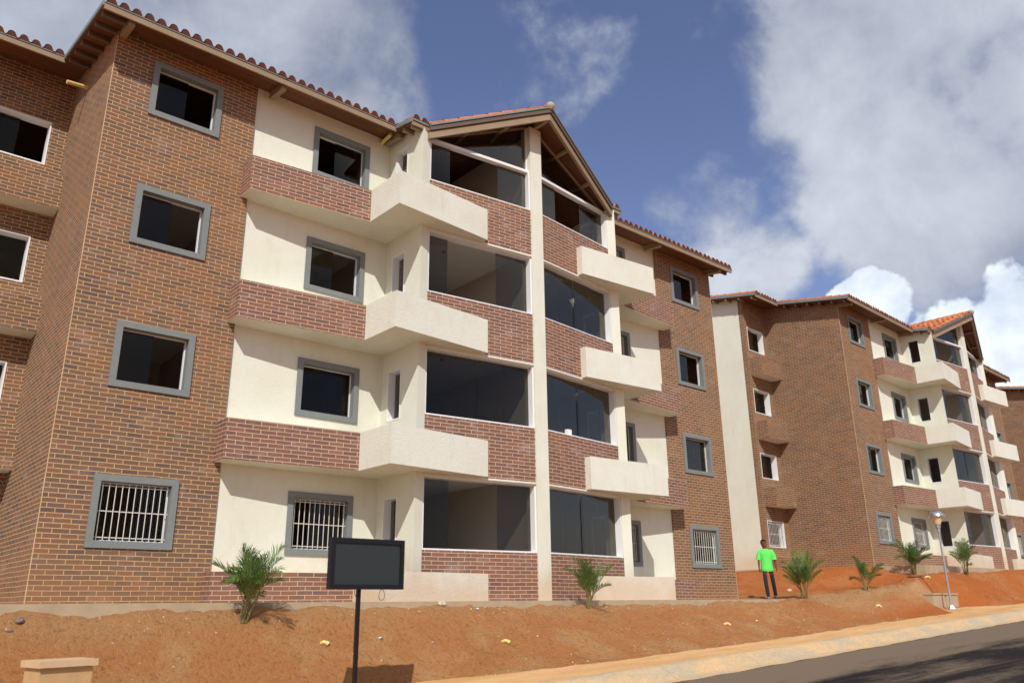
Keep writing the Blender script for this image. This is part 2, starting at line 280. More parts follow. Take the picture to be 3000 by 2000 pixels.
# ------------------------------------------------------------------ mesh helpers
class MB:
    def __init__(s): s.v = []; s.f = []; s.mi = []; s.sm = []; s.uv = {}
    def quad(s, pts, mi=0, smooth_=False, uv=None):
        n = len(s.v); s.v += [tuple(p) for p in pts]; s.f.append(tuple(range(n, n + len(pts)))); s.mi.append(mi); s.sm.append(smooth_)
        if uv: s.uv[len(s.f) - 1] = uv
    def hexa(s, c, mi=0):       # c: 8 corners: bottom 4 (ccw from above), top 4
        for q in ((3, 2, 1, 0), (4, 5, 6, 7), (0, 1, 5, 4), (1, 2, 6, 5), (2, 3, 7, 6), (3, 0, 4, 7)): s.quad([c[i] for i in q], mi)
    def box(s, x0, x1, y0, y1, z0, z1, mi=0):
        s.hexa([(x0, y0, z0), (x1, y0, z0), (x1, y1, z0), (x0, y1, z0), (x0, y0, z1), (x1, y0, z1), (x1, y1, z1), (x0, y1, z1)], mi)
    def prism(s, poly, z0, z1, mi=0, mib=None, ztop=None):
        n = len(poly); A = sum(poly[i][0] * poly[(i + 1) % n][1] - poly[(i + 1) % n][0] * poly[i][1] for i in range(n))
        if A < 0: poly = poly[::-1]
        zt = (lambda p: z1) if ztop is None else ztop
        s.quad([(p[0], p[1], z0) for p in reversed(poly)], mi if mib is None else mib); s.quad([(p[0], p[1], zt(p)) for p in poly], mi if mib is None else mib)
        for i in range(n):
            p, q = poly[i], poly[(i + 1) % n]
            s.quad([(p[0], p[1], z0), (q[0], q[1], z0), (q[0], q[1], zt(q)), (p[0], p[1], zt(p))], mi)
    def tube(s, pts, r, k=8, mi=0, cap=True):
        rs = r if isinstance(r, (list, tuple)) else [r] * len(pts)
        pts = [Vector(p) for p in pts]; rings = []
        up = Vector((0.13, 0.21, 1)).normalized()
        for i, p in enumerate(pts):
            d = (pts[min(i + 1, len(pts) - 1)] - pts[max(i - 1, 0)]).normalized()
            a = d.cross(up)
            if a.length < 0.15: a = d.cross(Vector((1, 0.1, 0)))
            a.normalize(); b_ = d.cross(a)
            rings.append([p + (a * math.cos(2 * math.pi * j / k) + b_ * math.sin(2 * math.pi * j / k)) * rs[i] for j in range(k)])
        for i in range(len(rings) - 1):
            for j in range(k): s.quad([rings[i][j], rings[i][(j + 1) % k], rings[i + 1][(j + 1) % k], rings[i + 1][j]], mi, True)
        if cap: s.quad(rings[0][::-1], mi); s.quad(rings[-1], mi)
    def lathe(s, prof, k=20, mi=0, c=(0, 0, 0)):
        for (r0, z0), (r1, z1) in zip(prof[:-1], prof[1:]):
            for j in range(k):
                a0, a1 = 2 * math.pi * j / k, 2 * math.pi * (j + 1) / k
                P = [(c[0] + r0 * math.cos(a0), c[1] + r0 * math.sin(a0), c[2] + z0), (c[0] + r0 * math.cos(a1), c[1] + r0 * math.sin(a1), c[2] + z0),
                     (c[0] + r1 * math.cos(a1), c[1] + r1 * math.sin(a1), c[2] + z1), (c[0] + r1 * math.cos(a0), c[1] + r1 * math.sin(a0), c[2] + z1)]
                s.quad(P, mi, True)
    def build(s, name, mats, parent=None, merge=0.0, props=None):
        me = bpy.data.meshes.new(name); me.from_pydata(s.v, [], s.f)
        for m_ in (mats if isinstance(mats, (list, tuple)) else [mats]): me.materials.append(m_)
        me.polygons.foreach_set('material_index', s.mi); me.polygons.foreach_set('use_smooth', s.sm)
        ul = me.uv_layers.new(name='UVMap').data
        for p in me.polygons:
            cu = s.uv.get(p.index)
            if cu:
                for k_, li in enumerate(p.loop_indices): ul[li].uv = cu[k_]
                continue
            n_ = p.normal
            if abs(n_.z) > 0.75: f = lambda c: (c.x, c.y)
            else:
                tx, ty = -n_.y, n_.x; l = math.hypot(tx, ty) or 1; tx /= l; ty /= l
                f = lambda c: (c.x * tx + c.y * ty, c.z)
            for li in p.loop_indices: ul[li].uv = f(me.vertices[me.loops[li].vertex_index].co)
        if merge:
            bm = bmesh.new(); bm.from_mesh(me); bmesh.ops.remove_doubles(bm, verts=bm.verts, dist=merge); bm.to_mesh(me); bm.free()
        o = bpy.data.objects.new(name, me); COL.objects.link(o)
        if parent is not None: o.parent = parent
        if props:
            for k_, v_ in props.items(): o[k_] = v_
        return o
def tag(o, label=None, cat=None, group=None, kind=None):
    if label: o['label'] = label
    if cat: o['category'] = cat
    if group: o['group'] = group
    if kind: o['kind'] = kind
    return o
def empty(name, loc=(0, 0, 0), rz=0.0):
    o = bpy.data.objects.new(name, None); COL.objects.link(o); o.location = loc; o.rotation_euler = (0, 0, rz); o.empty_display_size = 0.3; return o
def copy_tree(o, parent=None):
    c = o.copy(); COL.objects.link(c)
    if parent is not None: c.parent = parent
    for ch in [x for x in o.children]: copy_tree(ch, c)
    return c
class Fr:       # wall frame: u along the wall (outer face on its right-hand side), d inwards
    def __init__(s, ox, oy, ux, uy):
        l = math.hypot(ux, uy); s.o = (ox, oy); s.u = (ux / l, uy / l); s.n = (-uy / l, ux / l)
    def p(s, u, d, z): return (s.o[0] + s.u[0] * u + s.n[0] * d, s.o[1] + s.u[1] * u + s.n[1] * d, z)
def boxL(mb, F, u0, u1, d0, d1, z0, z1, mi=0):
    mb.hexa([F.p(u0, d0, z0), F.p(u1, d0, z0), F.p(u1, d1, z0), F.p(u0, d1, z0), F.p(u0, d0, z1), F.p(u1, d0, z1), F.p(u1, d1, z1), F.p(u0, d1, z1)], mi)
def ringL(mb, F, u0, u1, z0, z1, w, d0, d1, mi=0):     # rectangular ring, outer size given
    boxL(mb, F, u0, u0 + w, d0, d1, z0, z1, mi); boxL(mb, F, u1 - w, u1, d0, d1, z0, z1, mi)
    boxL(mb, F, u0 + w, u1 - w, d0, d1, z0, z0 + w, mi); boxL(mb, F, u0 + w, u1 - w, d0, d1, z1 - w, z1, mi)
def wallL(mb, F, u0, u1, z0, z1, th, holes=(), z1b=None, mi=0):
    z1b = z1 if z1b is None else z1b
    us = sorted({u0, u1, *[h[0] for h in holes], *[h[1] for h in holes]}); zs = sorted({z0, z1, *[h[2] for h in holes], *[h[3] for h in holes]})
    zz = lambda u, z: z if z < z1 - 1e-6 else z1 + (z1b - z1) * (u - u0) / (u1 - u0)
    hole = lambda a, c, e, f: any(h[0] - 1e-6 <= a and c <= h[1] + 1e-6 and h[2] - 1e-6 <= e and f <= h[3] + 1e-6 for h in holes)
    nu, nz = len(us) - 1, len(zs) - 1
    G = [[not hole(us[i], us[i + 1], zs[j], zs[j + 1]) for j in range(nz)] for i in range(nu)]
    P = lambda u, d, z: F.p(u, d, zz(u, z))
    for i in range(nu):
        for j in range(nz):
            if not G[i][j]: continue
            a, c, e, f = us[i], us[i + 1], zs[j], zs[j + 1]
            mb.quad([P(a, 0, e), P(c, 0, e), P(c, 0, f), P(a, 0, f)], mi); mb.quad([P(c, th, e), P(a, th, e), P(a, th, f), P(c, th, f)], mi)
            if i == 0 or not G[i - 1][j]: mb.quad([P(a, th, e), P(a, 0, e), P(a, 0, f), P(a, th, f)], mi)
            if i == nu - 1 or not G[i + 1][j]: mb.quad([P(c, 0, e), P(c, th, e), P(c, th, f), P(c, 0, f)], mi)
            if j == 0 or not G[i][j - 1]: mb.quad([P(a, 0, e), P(a, th, e), P(c, th, e), P(c, 0, e)], mi)
            if j == nz - 1 or not G[i][j + 1]: mb.quad([P(a, 0, f), P(c, 0, f), P(c, th, f), P(a, th, f)], mi)

# ------------------------------------------------------------------ the apartment building
H = 2.7
B5, B4, B3, B2, B1, A_, AC, PW = 9.393, 6.567, 6.719, 4.095, 1.549, 2.945, 3.190, 0.185
YP, YA, YC, YD = -1.607, -1.274, -1.349, 0.05
P_, P2, Q1, Q2 = -0.450, -0.707, -1.62, -1.85
BB, BT, SILL = 2.409, 3.170, 0.913
W1, W2, WZ, WH = 7.286, 8.673, 0.8275, 1.197
C1, C2, CZ, CH = 3.756, 5.174, 0.817, 1.196
YR, XG, Z0 = 3.32, 11.18, -.06
U = lambda y: 10.36 + 0.19 * (y + 0.65)             # underside of the main roof deck
T = lambda x: 11.70 - 0.449 * abs(x)                 # top line of the gable roof edge
YF = lambda x: -2.20 + 0.80 * min(abs(x), 3.05) / 3.05   # front edge of the gable roof in plan
def side(s, a, b): return (a, b) if s > 0 else (-b, -a)
root = empty('apartment_building')
tag(root, 'large brown brick and cream apartment block filling the left and centre, behind the screen', 'building', 'apartment blocks along the street')

def make_window(F, u0, u1, z0, z1, kind, panes, grille=False, track=0.12):
    """kind: 'grey' (raised grey plaster surround), 'white' (white lined opening)"""
    mb = MB()
    if kind == 'grey':
        w = 0.115; ringL(mb, F, u0, u1, z0, z1, w, -0.035, 0.17); a, c, e, f = u0 + w, u1 - w, z0 + w, z1 - w
        o = mb.build('window', M_GREY, root); f2 = MB(); ringL(f2, F, a, c, e, f, 0.022, 0.115, 0.165)
        fr_ = f2.build('frame', M_ALU, o)
    else:
        w = 0.03; ringL(mb, F, u0, u1, z0, z1, w, -0.008 if kind == 'white' else 0.02, 0.24); a, c, e, f = u0 + w, u1 - w, z0 + w, z1 - w
        o = mb.build('window', M_WHITE, root); track = 0.17
    for i, (p0, p1) in enumerate(panes):
        g = MB(); q0, q1 = a + (c - a) * p0, a + (c - a) * p1; d = track + 0.016 * (i % 2)
        boxL(g, F, q0 + 0.002, q1 - 0.002, d, d + 0.006, e + 0.024, f - 0.022)
        g.build('pane', M_GLASS, o)
    if grille:
        g = MB(); nb = 11; gd = 0.035
        for i in range(nb):
            uu = a + (c - a) * (i + 0.5) / nb; p0 = F.p(uu, gd, e + 0.01); p1 = F.p(uu, gd, f - 0.01); g.tube([p0, p1], 0.008, 6)
        for zf in (0.06, 0.5, 0.93):
            zc = e + (f - e) * zf; boxL(g, F, a, c, gd + 0.008, gd + 0.014, zc - 0.008, zc + 0.008)
        g.build('grille', M_BAR, o)
    return o

FX = Fr(0, 0, 1, 0)
bay_panes = {(-1, 0): [(0.5, 1)], (-1, 1): [(0, 0.5)], (-1, 2): [(0, 0.5)], (-1, 3): [(0, 0.52)], (1, 0): [(0.5, 1)], (1, 1): [(0, 0.5), (0.5, 1)], (1, 2): [(0, 0.5)], (1, 3): [(0, 0.5)]}
c_panes = {(-1, 0): [(0.33, 1)], (-1, 1): [(0, 0.5), (0.5, 1)], (-1, 2): [(0, 0.5)], (-1, 3): [(0.4, 1)], (1, 0): [(0, .5)], (1, 1): [(0, .5), (.5, 1)], (1, 2): [(0, .5)], (1, 3): [(0, .5)]}
FXC = Fr(0, YD, 1, 0)
ywin = [(SILL - 0.04 + k * H, 1.98 + k * H) for k in range(4)]
for s in (-1, 1):
    # brick bay: front wall, outer side wall
    a, c = side(s, B4, B5); w0, w1 = side(s, W1, W2)
    mb = MB(); holes = [(w0 + 0.11, w1 - 0.11, WZ + 0.11 + k * H, WZ + WH - 0.11 + k * H) for k in range(4)]
    wallL(mb, FX, a, c, Z0, U(0), 0.2, holes)
    Fs = Fr(-B5, YR, 0, -1) if s < 0 else Fr(B5, 0.2, 0, 1)
    L_ = YR - 0.2
    if s < 0: wallL(mb, Fs, 0, L_, Z0, U(YR), 0.2, [], U(0.2))
    else: wallL(mb, Fs, 0, L_, Z0, U(0.2), 0.2, [], U(YR))
    mb.build('brick_bay_wall', M_BRICK, root)
    mb = MB(); xa, xb = side(s, B5 - .011, B5 + .0025); mb.box(xa, xb, -.0025, .011, Z0, U(0) - .02); mb.build('corner_bead', M_BEAD, root)
    for k in range(4): make_window(FX, w0, w1, WZ + k * H, WZ + WH + k * H, 'grey', bay_panes[(s, k)], k == 0)
    # recessed brick wall
    FRc = Fr(0, YR, 1, 0); a, c = side(s, B5 - 0.2, XG); r0, r1 = side(s, 9.72, 10.97)
    mb = MB(); holes = [(r0, r1, 0.80 + k * H, 1.83 + k * H) for k in range(4)]
    wallL(mb, FRc, a, c, Z0, U(YR), 0.2, holes); mb.build('recessed_wall', M_BRICK, root)
    for k in range(4): make_window(FRc, r0, r1, 0.80 + k * H, 1.83 + k * H, 'white', [(0, 0.5)] if k < 3 else [(0, 0.55)], k == 0)
    for k in range(-1, 3):      # projecting brick boxes under the recessed windows
        mb = MB(); bx0, bx1 = side(s, B5, XG - .18)
        mb.prism([(bx0, 2.82), (bx1, 2.82), (bx1, YR), (bx0, YR)], (BB - 0.04 + k * H) if k >= 0 else -0.05, BT - 0.06 + k * H, 0, 1); mb.build('planter_box', [M_BRICK, M_BALC], root)
    # end wall, cream
    mb = MB()
    if s < 0:
        wallL(mb, Fr(-XG, 5, 0, -1), 0, 5 - YR - 0.2, Z0, U(5), 0.2, [], U(YR + 0.2)); wallL(mb, Fr(-XG, 8.8, 0, -1), 0, 3.8, Z0, U(1.2), 0.2, [], U(5))
    else:
        wallL(mb, Fr(XG, YR + 0.2, 0, 1), 0, 5 - YR - 0.2, Z0, U(YR + 0.2), 0.2, [], U(5)); wallL(mb, Fr(XG, 5, 0, 1), 0, 3.8, Z0, U(5), 0.2, [], U(1.2))
    mb.build('end_wall', M_CREAM, root)
    # cream wall with its windows
    a, c = side(s, AC, B4); w0, w1 = side(s, C1, C2)
    holes = [(w0 + 0.11, w1 - 0.11, CZ + 0.11 + k * H, CZ + CH - 0.11 + k * H) for k in range(4)]
    mb = MB(); wallL(mb, FXC, a, c, Z0, U(YD), 0.2, holes)
    # side wall of the projecting centre with its narrow openings
    if s < 0: Fq = Fr(-AC, YD, 0, -1); hu = (0.27, 0.78)
    else: Fq = Fr(AC, -1.10, 0, 1); hu = (0.37, 0.88)
    holes = [(hu[0], hu[1], z0, z1) for z0, z1 in ywin]
    wallL(mb, Fq, 0, 1.15, Z0, U(YD) if s < 0 else U(-1.1), 0.2, holes, U(-1.1) if s < 0 else U(YD))
    mb.build('cream_wall', M_CREAM, root)
    for k in range(4): make_window(FXC, w0, w1, CZ + k * H, CZ + CH + k * H, 'grey', c_panes[(s, k)], k == 0)
    for z0, z1 in ywin: make_window(Fq, hu[0], hu[1], z0, z1, 'white', [(0, 1)])
    # corner column
    mb = MB(); mb.prism([(s * AC, YC), (s * A_, YA), (s * A_, -1.0), (s * (AC - 0.2), -1.0), (s * (AC - .2), -1.1), (s * AC, -1.1)], Z0, 10.2, 0, ztop=lambda p: min(10.22, T(p[0]) - 0.2) if abs(p[0]) < 3.1 else 10.22)
    mb.build('corner_column', M_CREAM, root)
    # brick spandrels of the angled front
    Fp = Fr(-A_, YA, A_ - PW, YP - YA) if s < 0 else Fr(PW, YP, A_ - PW, YA - YP)
    LP = math.hypot(A_ - PW, YP - YA); mb = MB()
    spans = [(Z0, SILL)] + [(BB + k * H, SILL + (k + 1) * H) for k in range(3)]
    for z0, z1 in spans: mb = MB(); boxL(mb, Fp, 0, LP, 0, 0.25, z0, z1); mb.build('brick_spandrel', M_BAND, root)
    for k in range(3): lip = MB(); boxL(lip, Fp, 0, LP, -0.02, 0.25, BB - 0.04 + k * H, BB - 0.001 + k * H); lip.build('lintel_lip', M_BALC, root)
    full = [(0, .25), (.25, .5), (.5, .75), (.75, 1)]
    splits = {(-1, 0): [(0, .24), (.68, 1)], (-1, 1): full, (-1, 2): [(0, .2), (.68, 1)], (1, 0): full, (1, 1): full, (1, 2): full}
    for k in range(3):
        make_window(Fp, 0.004, LP - 0.004, SILL + 0.003 + k * H, BB - 0.042 + k * H, 'lined', splits[(s, k)])
    # top storey glazing: sash band, transom and raked glass
    z0, zt = SILL + 3 * H + 0.003, 10.06
    xw = lambda u: Fp.p(u, 0.12, 0)[0]
    GT = lambda u: T(xw(u)) - 0.27
    fm = MB(); w = 0.03
    boxL(fm, Fp, 0.004, LP - 0.004, 0.02, 0.24, z0, z0 + w); boxL(fm, Fp, 0.004, LP - 0.004, 0.05, 0.19, zt, zt + 0.07)
    boxL(fm, Fp, 0.004, 0.034, 0.02, 0.24, z0 + w, zt); boxL(fm, Fp, LP - 0.034, LP - 0.004, 0.02, 0.24, z0 + w, zt)
    ue = (LP - 0.004) if s < 0 else 0.004; us_ = ue - 0.03 if s < 0 else ue
    fm.hexa([Fp.p(us_, 0.1, zt + .07), Fp.p(us_ + .03, 0.1, zt + .07), Fp.p(us_ + .03, 0.2, zt + .07), Fp.p(us_, 0.2, zt + .07), Fp.p(us_, 0.1, GT(us_)), Fp.p(us_ + .03, 0.1, GT(us_ + .03)), Fp.p(us_ + .03, 0.2, GT(us_ + .03)), Fp.p(us_, 0.2, GT(us_))])
    fm.hexa([Fp.p(.004, .1, GT(.004)), Fp.p(LP - .004, .1, GT(LP - .004)), Fp.p(LP - .004, .2, GT(LP - .004)), Fp.p(.004, .2, GT(.004)), Fp.p(.004, .1, GT(.004) + .05), Fp.p(LP - .004, .1, GT(LP - .004) + .05), Fp.p(LP - .004, .2, GT(LP - .004) + .05), Fp.p(.004, .2, GT(.004) + .05)], 1)
    wtop = fm.build('window', [M_WHITE, M_WOODL], root)
    for i, (p0, p1) in enumerate([(0, .21), (.70, 1)] if s < 0 else [(0, .26), (.64, 1)]):
        g = MB(); a, c = 0.034 + (LP - .068) * p0, 0.034 + (LP - .068) * p1; boxL(g, Fp, a, c, 0.16, 0.166, z0 + w, zt); g.build('pane', M_GLASS, wtop)
    g = MB(); a, c = (0.01, LP - 0.036) if s < 0 else (0.036, LP - 0.01)
    g.hexa([Fp.p(a, .15, zt + .07), Fp.p(c, .15, zt + .07), Fp.p(c, .156, zt + .07), Fp.p(a, .156, zt + .07), Fp.p(a, .15, max(zt + .075, GT(a))), Fp.p(c, .15, max(zt + .075, GT(c))), Fp.p(c, .156, max(zt + .075, GT(c))), Fp.p(a, .156, max(zt + .075, GT(a)))])
    g.build('raked_pane', M_GLASS, wtop)
    # brick bands and balconies, one per storey
    YB1 = YP + (YA - YP) * (B1 - PW) / (A_ - PW)
    for k in range(-1, 3):
        zb, zt_ = (BB + k * H, BT + k * H) if k >= 0 else (-0.20, 0.472)
        mb = MB(); mb.prism([(s * B3, P_), (s * B2, P2), (s * B2, YD), (s * B4, YD), (s * B4, 0.0), (s * B3, 0.0)], zb, zt_, 0, 1)
        mb.build('brick_band', [M_BAND, M_BALC], root)
        mb = MB(); th = 0.11
        zi = zb + 0.003
        mb.prism([(s * (B2 - .0035), YD), (s * (B2 - .0035), Q2 + .05), (s * (B1 + .0035), Q1 + .05), (s * (B1 + .0035), YB1), (s * A_, YA), (s * AC, YC), (s * AC, YD)], zi, zb + 0.14)
        mb.prism([(s * B2, P2), (s * B2, Q2), (s * (B2 - th), Q2 + 0.010), (s * (B2 - th), P2)], zb, zt_)
        ql = lambda x: Q1 + (Q2 - Q1) * (x - B1) / (B2 - B1)
        xi = B2 - th
        mb.prism([(s * xi, ql(xi)), (s * B1, Q1), (s * B1, Q1 + th), (s * xi, ql(xi) + th)], zb, zt_)
        if s: mb.prism([(s * B1, Q1 + th), (s * B1, YB1 + .001), (s * (B1 + th), YB1 + .014), (s * (B1 + th), Q1 + th)], zb, zt_)
        o = mb.build('balcony', M_BALC, root)
        bv = o.modifiers.new('bevel', 'BEVEL'); bv.width = 0.012; bv.segments = 2; bv.limit_method = 'ANGLE'
# centre pillar
mb = MB(); mb.prism([(-PW, YP - 0.03), (PW, YP - 0.03), (PW, -1.3), (-PW, -1.3)], -0.05, 11, 0, ztop=lambda p: T(p[0]) - 0.27)
o = mb.build('centre_pillar', M_CREAM, root)
mb = MB(); wallL(mb, Fr(XG, 8.8, -1, 0), 0.2, 2 * XG - .2, 0, U(1.2), 0.2, []); mb.build('rear_wall', M_CREAM, root)
# floors and partitions
for k in range(1, 4):
    mb = MB(); z1 = k * H - 0.02; z0 = k * H - 0.14
    mb.box(-9.15, 9.15, 0.27, 4.98, z0, z1); mb.box(-2.9, 2.9, -1.0, 0.27, z0, z1); mb.build('floor_slab', M_CEIL, root)
mb = MB(); mb.box(-9.15, 9.15, 0.27, 4.98, -.15, -.02); mb.box(-2.9, 2.9, -1.0, 0.27, -.15, -.02); mb.build('floor_slab', M_CEIL, root)
mb = MB(); mb.box(-.06, .06, -1.28, 4.98, 0, 10.2); mb.box(-.06, .06, -1.28, 4.98, 10.2, 11.25)
for x in (-6.5, -AC + .14, AC - .14, 6.5): mb.box(x - .06, x + .06, 0.26, 4.98, 0, 10.52)
for x0, x1 in ((-9.15, -6.57), (-6.43, -3.12), (-2.98, -.07), (.07, 2.98), (3.12, 6.43), (6.57, 9.15)): mb.box(x0, x1, 4.2, 4.3, 0, 10.9)
mb.build('interior_wall', M_INT, root)
# ceiling lamps seen through the open sashes
for s in (-1, 1):
    for k in range(3):
        mb = MB(); mb.lathe([(0, 0), (.055, 0), (.05, -.03), (0, -.03)], 12, c=(s * 1.75, -.2, (k + 1) * H - .14)); mb.build('ceiling_fitting', M_ROCK, root)

# roof
roof = MB(); deck = MB()
def deckL(x0, x1, yf, yb=5.0):
    deck.hexa([(x0, yf, U(yf)), (x1, yf, U(yf)), (x1, yb, U(yb)), (x0, yb, U(yb)), (x0, yf, U(yf) + .06), (x1, yf, U(yf) + .06), (x1, yb, U(yb) + .06), (x0, yb, U(yb) + .06)])
def barrel(t_):      # profile of one tile column, t 0..1 -> (along, height)
    if t_ < 0.76: return 0.108 * math.sqrt(max(0, 1 - ((t_ - .38) / .38) ** 2))
    return -0.012 * math.sin(math.pi * (t_ - 0.76) / 0.24)
PIT, CRS = 0.2245, 0.36
rnd = random.Random(5)
def tiles(mb, n, c0, O, fwd, pos, ncourse, closeend=True):
    """n columns; pos(w, s, h) -> point with w across, s up the slope, h height over the deck"""
    K = 12
    for ci in range(n):
        jit = [rnd.uniform(-.018, .018) for _ in range(ncourse)]; jh = [rnd.uniform(-.005, .008) for _ in range(ncourse)]
        w0 = c0 + ci * PIT
        for r in range(ncourse):
            s0 = O + r * CRS + (jit[r] if r else rnd.uniform(-.02, .01)); s1 = O + (r + 1) * CRS + 0.03
            id_ = ((ci * 7 + r * 3) % 50 + .5, (r * 5 + ci) % 37 + .5)
            pr = [(w0 + PIT * j / (K - 1), barrel(j / (K - 1))) for j in range(K)]
            for j in range(K - 1):
                (wa, ha), (wb, hb) = pr[j], pr[j + 1]
                mb.quad([pos(wa, s0, ha + .028 + jh[r]), pos(wb, s0, hb + .028 + jh[r]), pos(wb, s1, hb + jh[r]), pos(wa, s1, ha + jh[r])], 0, True, uv=[id_] * 4)
                low = -.03 if r == 0 else max(-.02, 0)
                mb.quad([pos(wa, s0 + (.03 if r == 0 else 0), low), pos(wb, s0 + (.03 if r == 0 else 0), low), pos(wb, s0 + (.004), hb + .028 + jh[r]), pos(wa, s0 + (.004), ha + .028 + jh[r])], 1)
sections = [(-11.6, -9.83, 2.42), (-9.83, -3.5, -.65), (-3.5, -3.02, -1.30), (3.02, 3.5, -1.30), (3.5, 9.74, -.65), (9.74, 11.6, 2.42)]
for x0, x1, yf in sections:
    deckL(x0, x1, yf); n = max(1, round((x1 - x0) / PIT)); 
    pos = lambda w, s_, h, x0=x0, yf=yf: (w, s_, U(s_) + .10 + h)
    nc = int((5.0 - yf) / CRS) + 1
    tiles(roof, n, x0 + (x1 - x0 - n * PIT) / 2, yf - .05, 1, pos, nc)
deckL(-3.02, 3.02, 1.5)
# rear slope
deck.hexa([(-11.6, 5, U(5)), (11.6, 5, U(5)), (11.6, 9.4, U(.6)), (-11.6, 9.4, U(.6)), (-11.6, 5, U(5) + .14), (11.6, 5, U(5) + .14), (11.6, 9.4, U(.6) + .14), (-11.6, 9.4, U(.6) + .14)])
# gable over the centre
for s in (-1, 1):
    xs = [0, 3.06]; yb = 5.2
    c = []
    for dz in (-.19, -.13):
        c += [(0, YF(0), T(0) + dz), (s * 3.06, YF(3.06), T(3.06) + dz), (s * 3.06, yb, T(3.06) + dz), (0, yb, T(0) + dz)]
    if s < 0: c = [c[1], c[0], c[3], c[2], c[5], c[4], c[7], c[6]]
    deck.hexa(c)
    posg = lambda w, s_, h, s=s: (lambda x: (s * x, YF(x) + w, T(x) + .004 + h * .85))(max(0.0, 3.08 - s_))
    ncol = 31
    if s > 0: tiles(roof, ncol, 0.03, 0.02, 1, lambda w, s_, h: posg(w, s_, h), 8)
    else: tiles(roof, ncol, 0.03, 0.02, 1, lambda w, s_, h: posg(w, s_, h), 8)
deck.build('roof_deck', M_SOFFIT, root)
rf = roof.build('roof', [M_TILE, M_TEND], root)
# ridge tiles
mb = MB()
for i in range(20):
    y = -2.22 + i * .36; mb.tube([(0, y, T(0) + .035), (0, y + .38, T(0) + .02)], [.095, .08], 12)
for i in range(62):
    x = -11.5 + i * .372; mb.tube([(x, 5, U(5) + .15), (x + .38, 5, U(5) + .14)], [.095, .08], 10)
rt = mb.build('ridge_tile_row', M_TILE, rf)
mb = MB()
for _ in range(1):
    mb.lathe([(0.0, -.13), (.07, -.11), (.105, -.05), (.11, .0), (.095, .05), (.05, .09), (0, .10)], 14, c=(0, -2.22, T(0) + .03))
mb.build('ridge_end_plug', M_MORT, rf)
# fascias, flashings, rafters
fa = MB(); fl = MB()
for x0, x1, yf in sections:
    f1 = MB(); f1.box(x0, x1, yf - .035, yf, U(yf) - .05, U(yf) + .075); f1.build('fascia_board', M_WOODL, rf)
    f1 = MB(); f1.box(x0, x1, yf - .05, yf + .03, U(yf) + .076, U(yf) + .092); f1.build('flashing', M_FLASH, rf)
for s in (-1, 1):
    def rk(x, y0, y1, z_lo, z_hi, mbx, th, mi=0):      # board running along y on a side edge
        xa, xb = sorted((s * x, s * (x + th)))
        mbx.hexa([(xa, y0, U(y0) + z_lo), (xb, y0, U(y0) + z_lo), (xb, y1, U(y1) + z_lo), (xa, y1, U(y1) + z_lo), (xa, y0, U(y0) + z_hi), (xb, y0, U(y0) + z_hi), (xb, y1, U(y1) + z_hi), (xa, y1, U(y1) + z_hi)], mi)
    xo = 9.83 if s < 0 else 9.74
    
    for a_ in ((xo + .002, -.69, 2.42), (11.602, 2.38, 5), (3.502, -1.34, -.69)):
        f1 = MB(); rk(*a_, .02, .12, f1, .03); f1.build('flashing', M_FLASH, rf)
fla = fl
mbB = MB(); mbL = MB()
for s in (-1, 1):
    ns = 1
    x0, x1 = 0.0, 3.06
    def rake(mbx, dy0, dy1, za, zb_):
        P = lambda x, dy, z: (s * x, YF(x) + dy, T(x) + z)
        c = [P(x0, dy0, za), P(x1, dy0, za), P(x1, dy1, za), P(x0, dy1, za), P(x0, dy0, zb_), P(x1, dy0, zb_), P(x1, dy1, zb_), P(x0, dy1, zb_)]
        if s < 0: c = [c[1], c[0], c[3], c[2], c[5], c[4], c[7], c[6]]
        mbx.hexa(c)
    fl, mbB, mbL = MB(), MB(), MB(); rake(fl, -.06, -.001, -.045, .0); rake(mbB, -.035, 0.0, -.165, -.046); rake(mbL, 0.003, 0.085, -.36, -.191)
    # flashing step between gable edge and the short side eave
    xa, xb = sorted((s * 3.06, s * 3.5)); f1 = MB(); f1.box(xa, xb, -1.36, -1.351, U(-1.3) + .055, U(-1.3) + .10); f1.build('flashing', M_FLASH, rf)
    mbB.build('rake_board', M_WOODD, rf); mbL.build('rake_beam', M_WOODL, rf); fl.build('flashing', M_FLASH, rf)
for x in (-9.31, -6.25, -3.34, 3.34, 6.13, 9.22):
    mb = MB(); y0, y1 = -.60, 0.0
    mb.hexa([(x - .055, y0, U(y0) - .13), (x + .055, y0, U(y0) - .13), (x + .055, y1, U(y1) - .17), (x - .055, y1, U(y1) - .17), (x - .055, y0, U(y0) - .002), (x + .055, y0, U(y0) - .002), (x + .055, y1, U(y1) - .002), (x - .055, y1, U(y1) - .002)])
    mb.build('rafter_tail', M_WOODL, rf)
for s in (-1, 1):
    for i in range(6):
        y = -.48 + i * .52; mb = MB(); xa, xb = sorted((s * (B5 + .001), s * (9.80 if s < 0 else 9.71)))
        mb.box(xa, xb, y - .035, y + .035, U(y) - .10, U(y) - .008); mb.build('purlin_end', M_WOODD, rf)
    for i in range(4):
        y = 2.60 + i * .62; mb = MB(); xa, xb = sorted((s * (XG + .001), s * 11.58)); mb.box(xa, xb, y - .035, y + .035, U(y) - .10, U(y) - .008); mb.build('purlin_end', M_WOODL, rf)
    for y in (-1.24, -.92):
        mb = MB(); xa, xb = sorted((s * (AC + .001), s * 3.46)); mb.box(xa, xb, y - .035, y + .035, U(y) - .10, U(y) - .008); mb.build('purlin_end', M_WOODL, rf)
mb = MB(); mb.box(-.05, .05, -2.10, -1.64, T(0) - .36, T(0) - .2)
mb.build('ridge_beam', M_WOODL, rf)
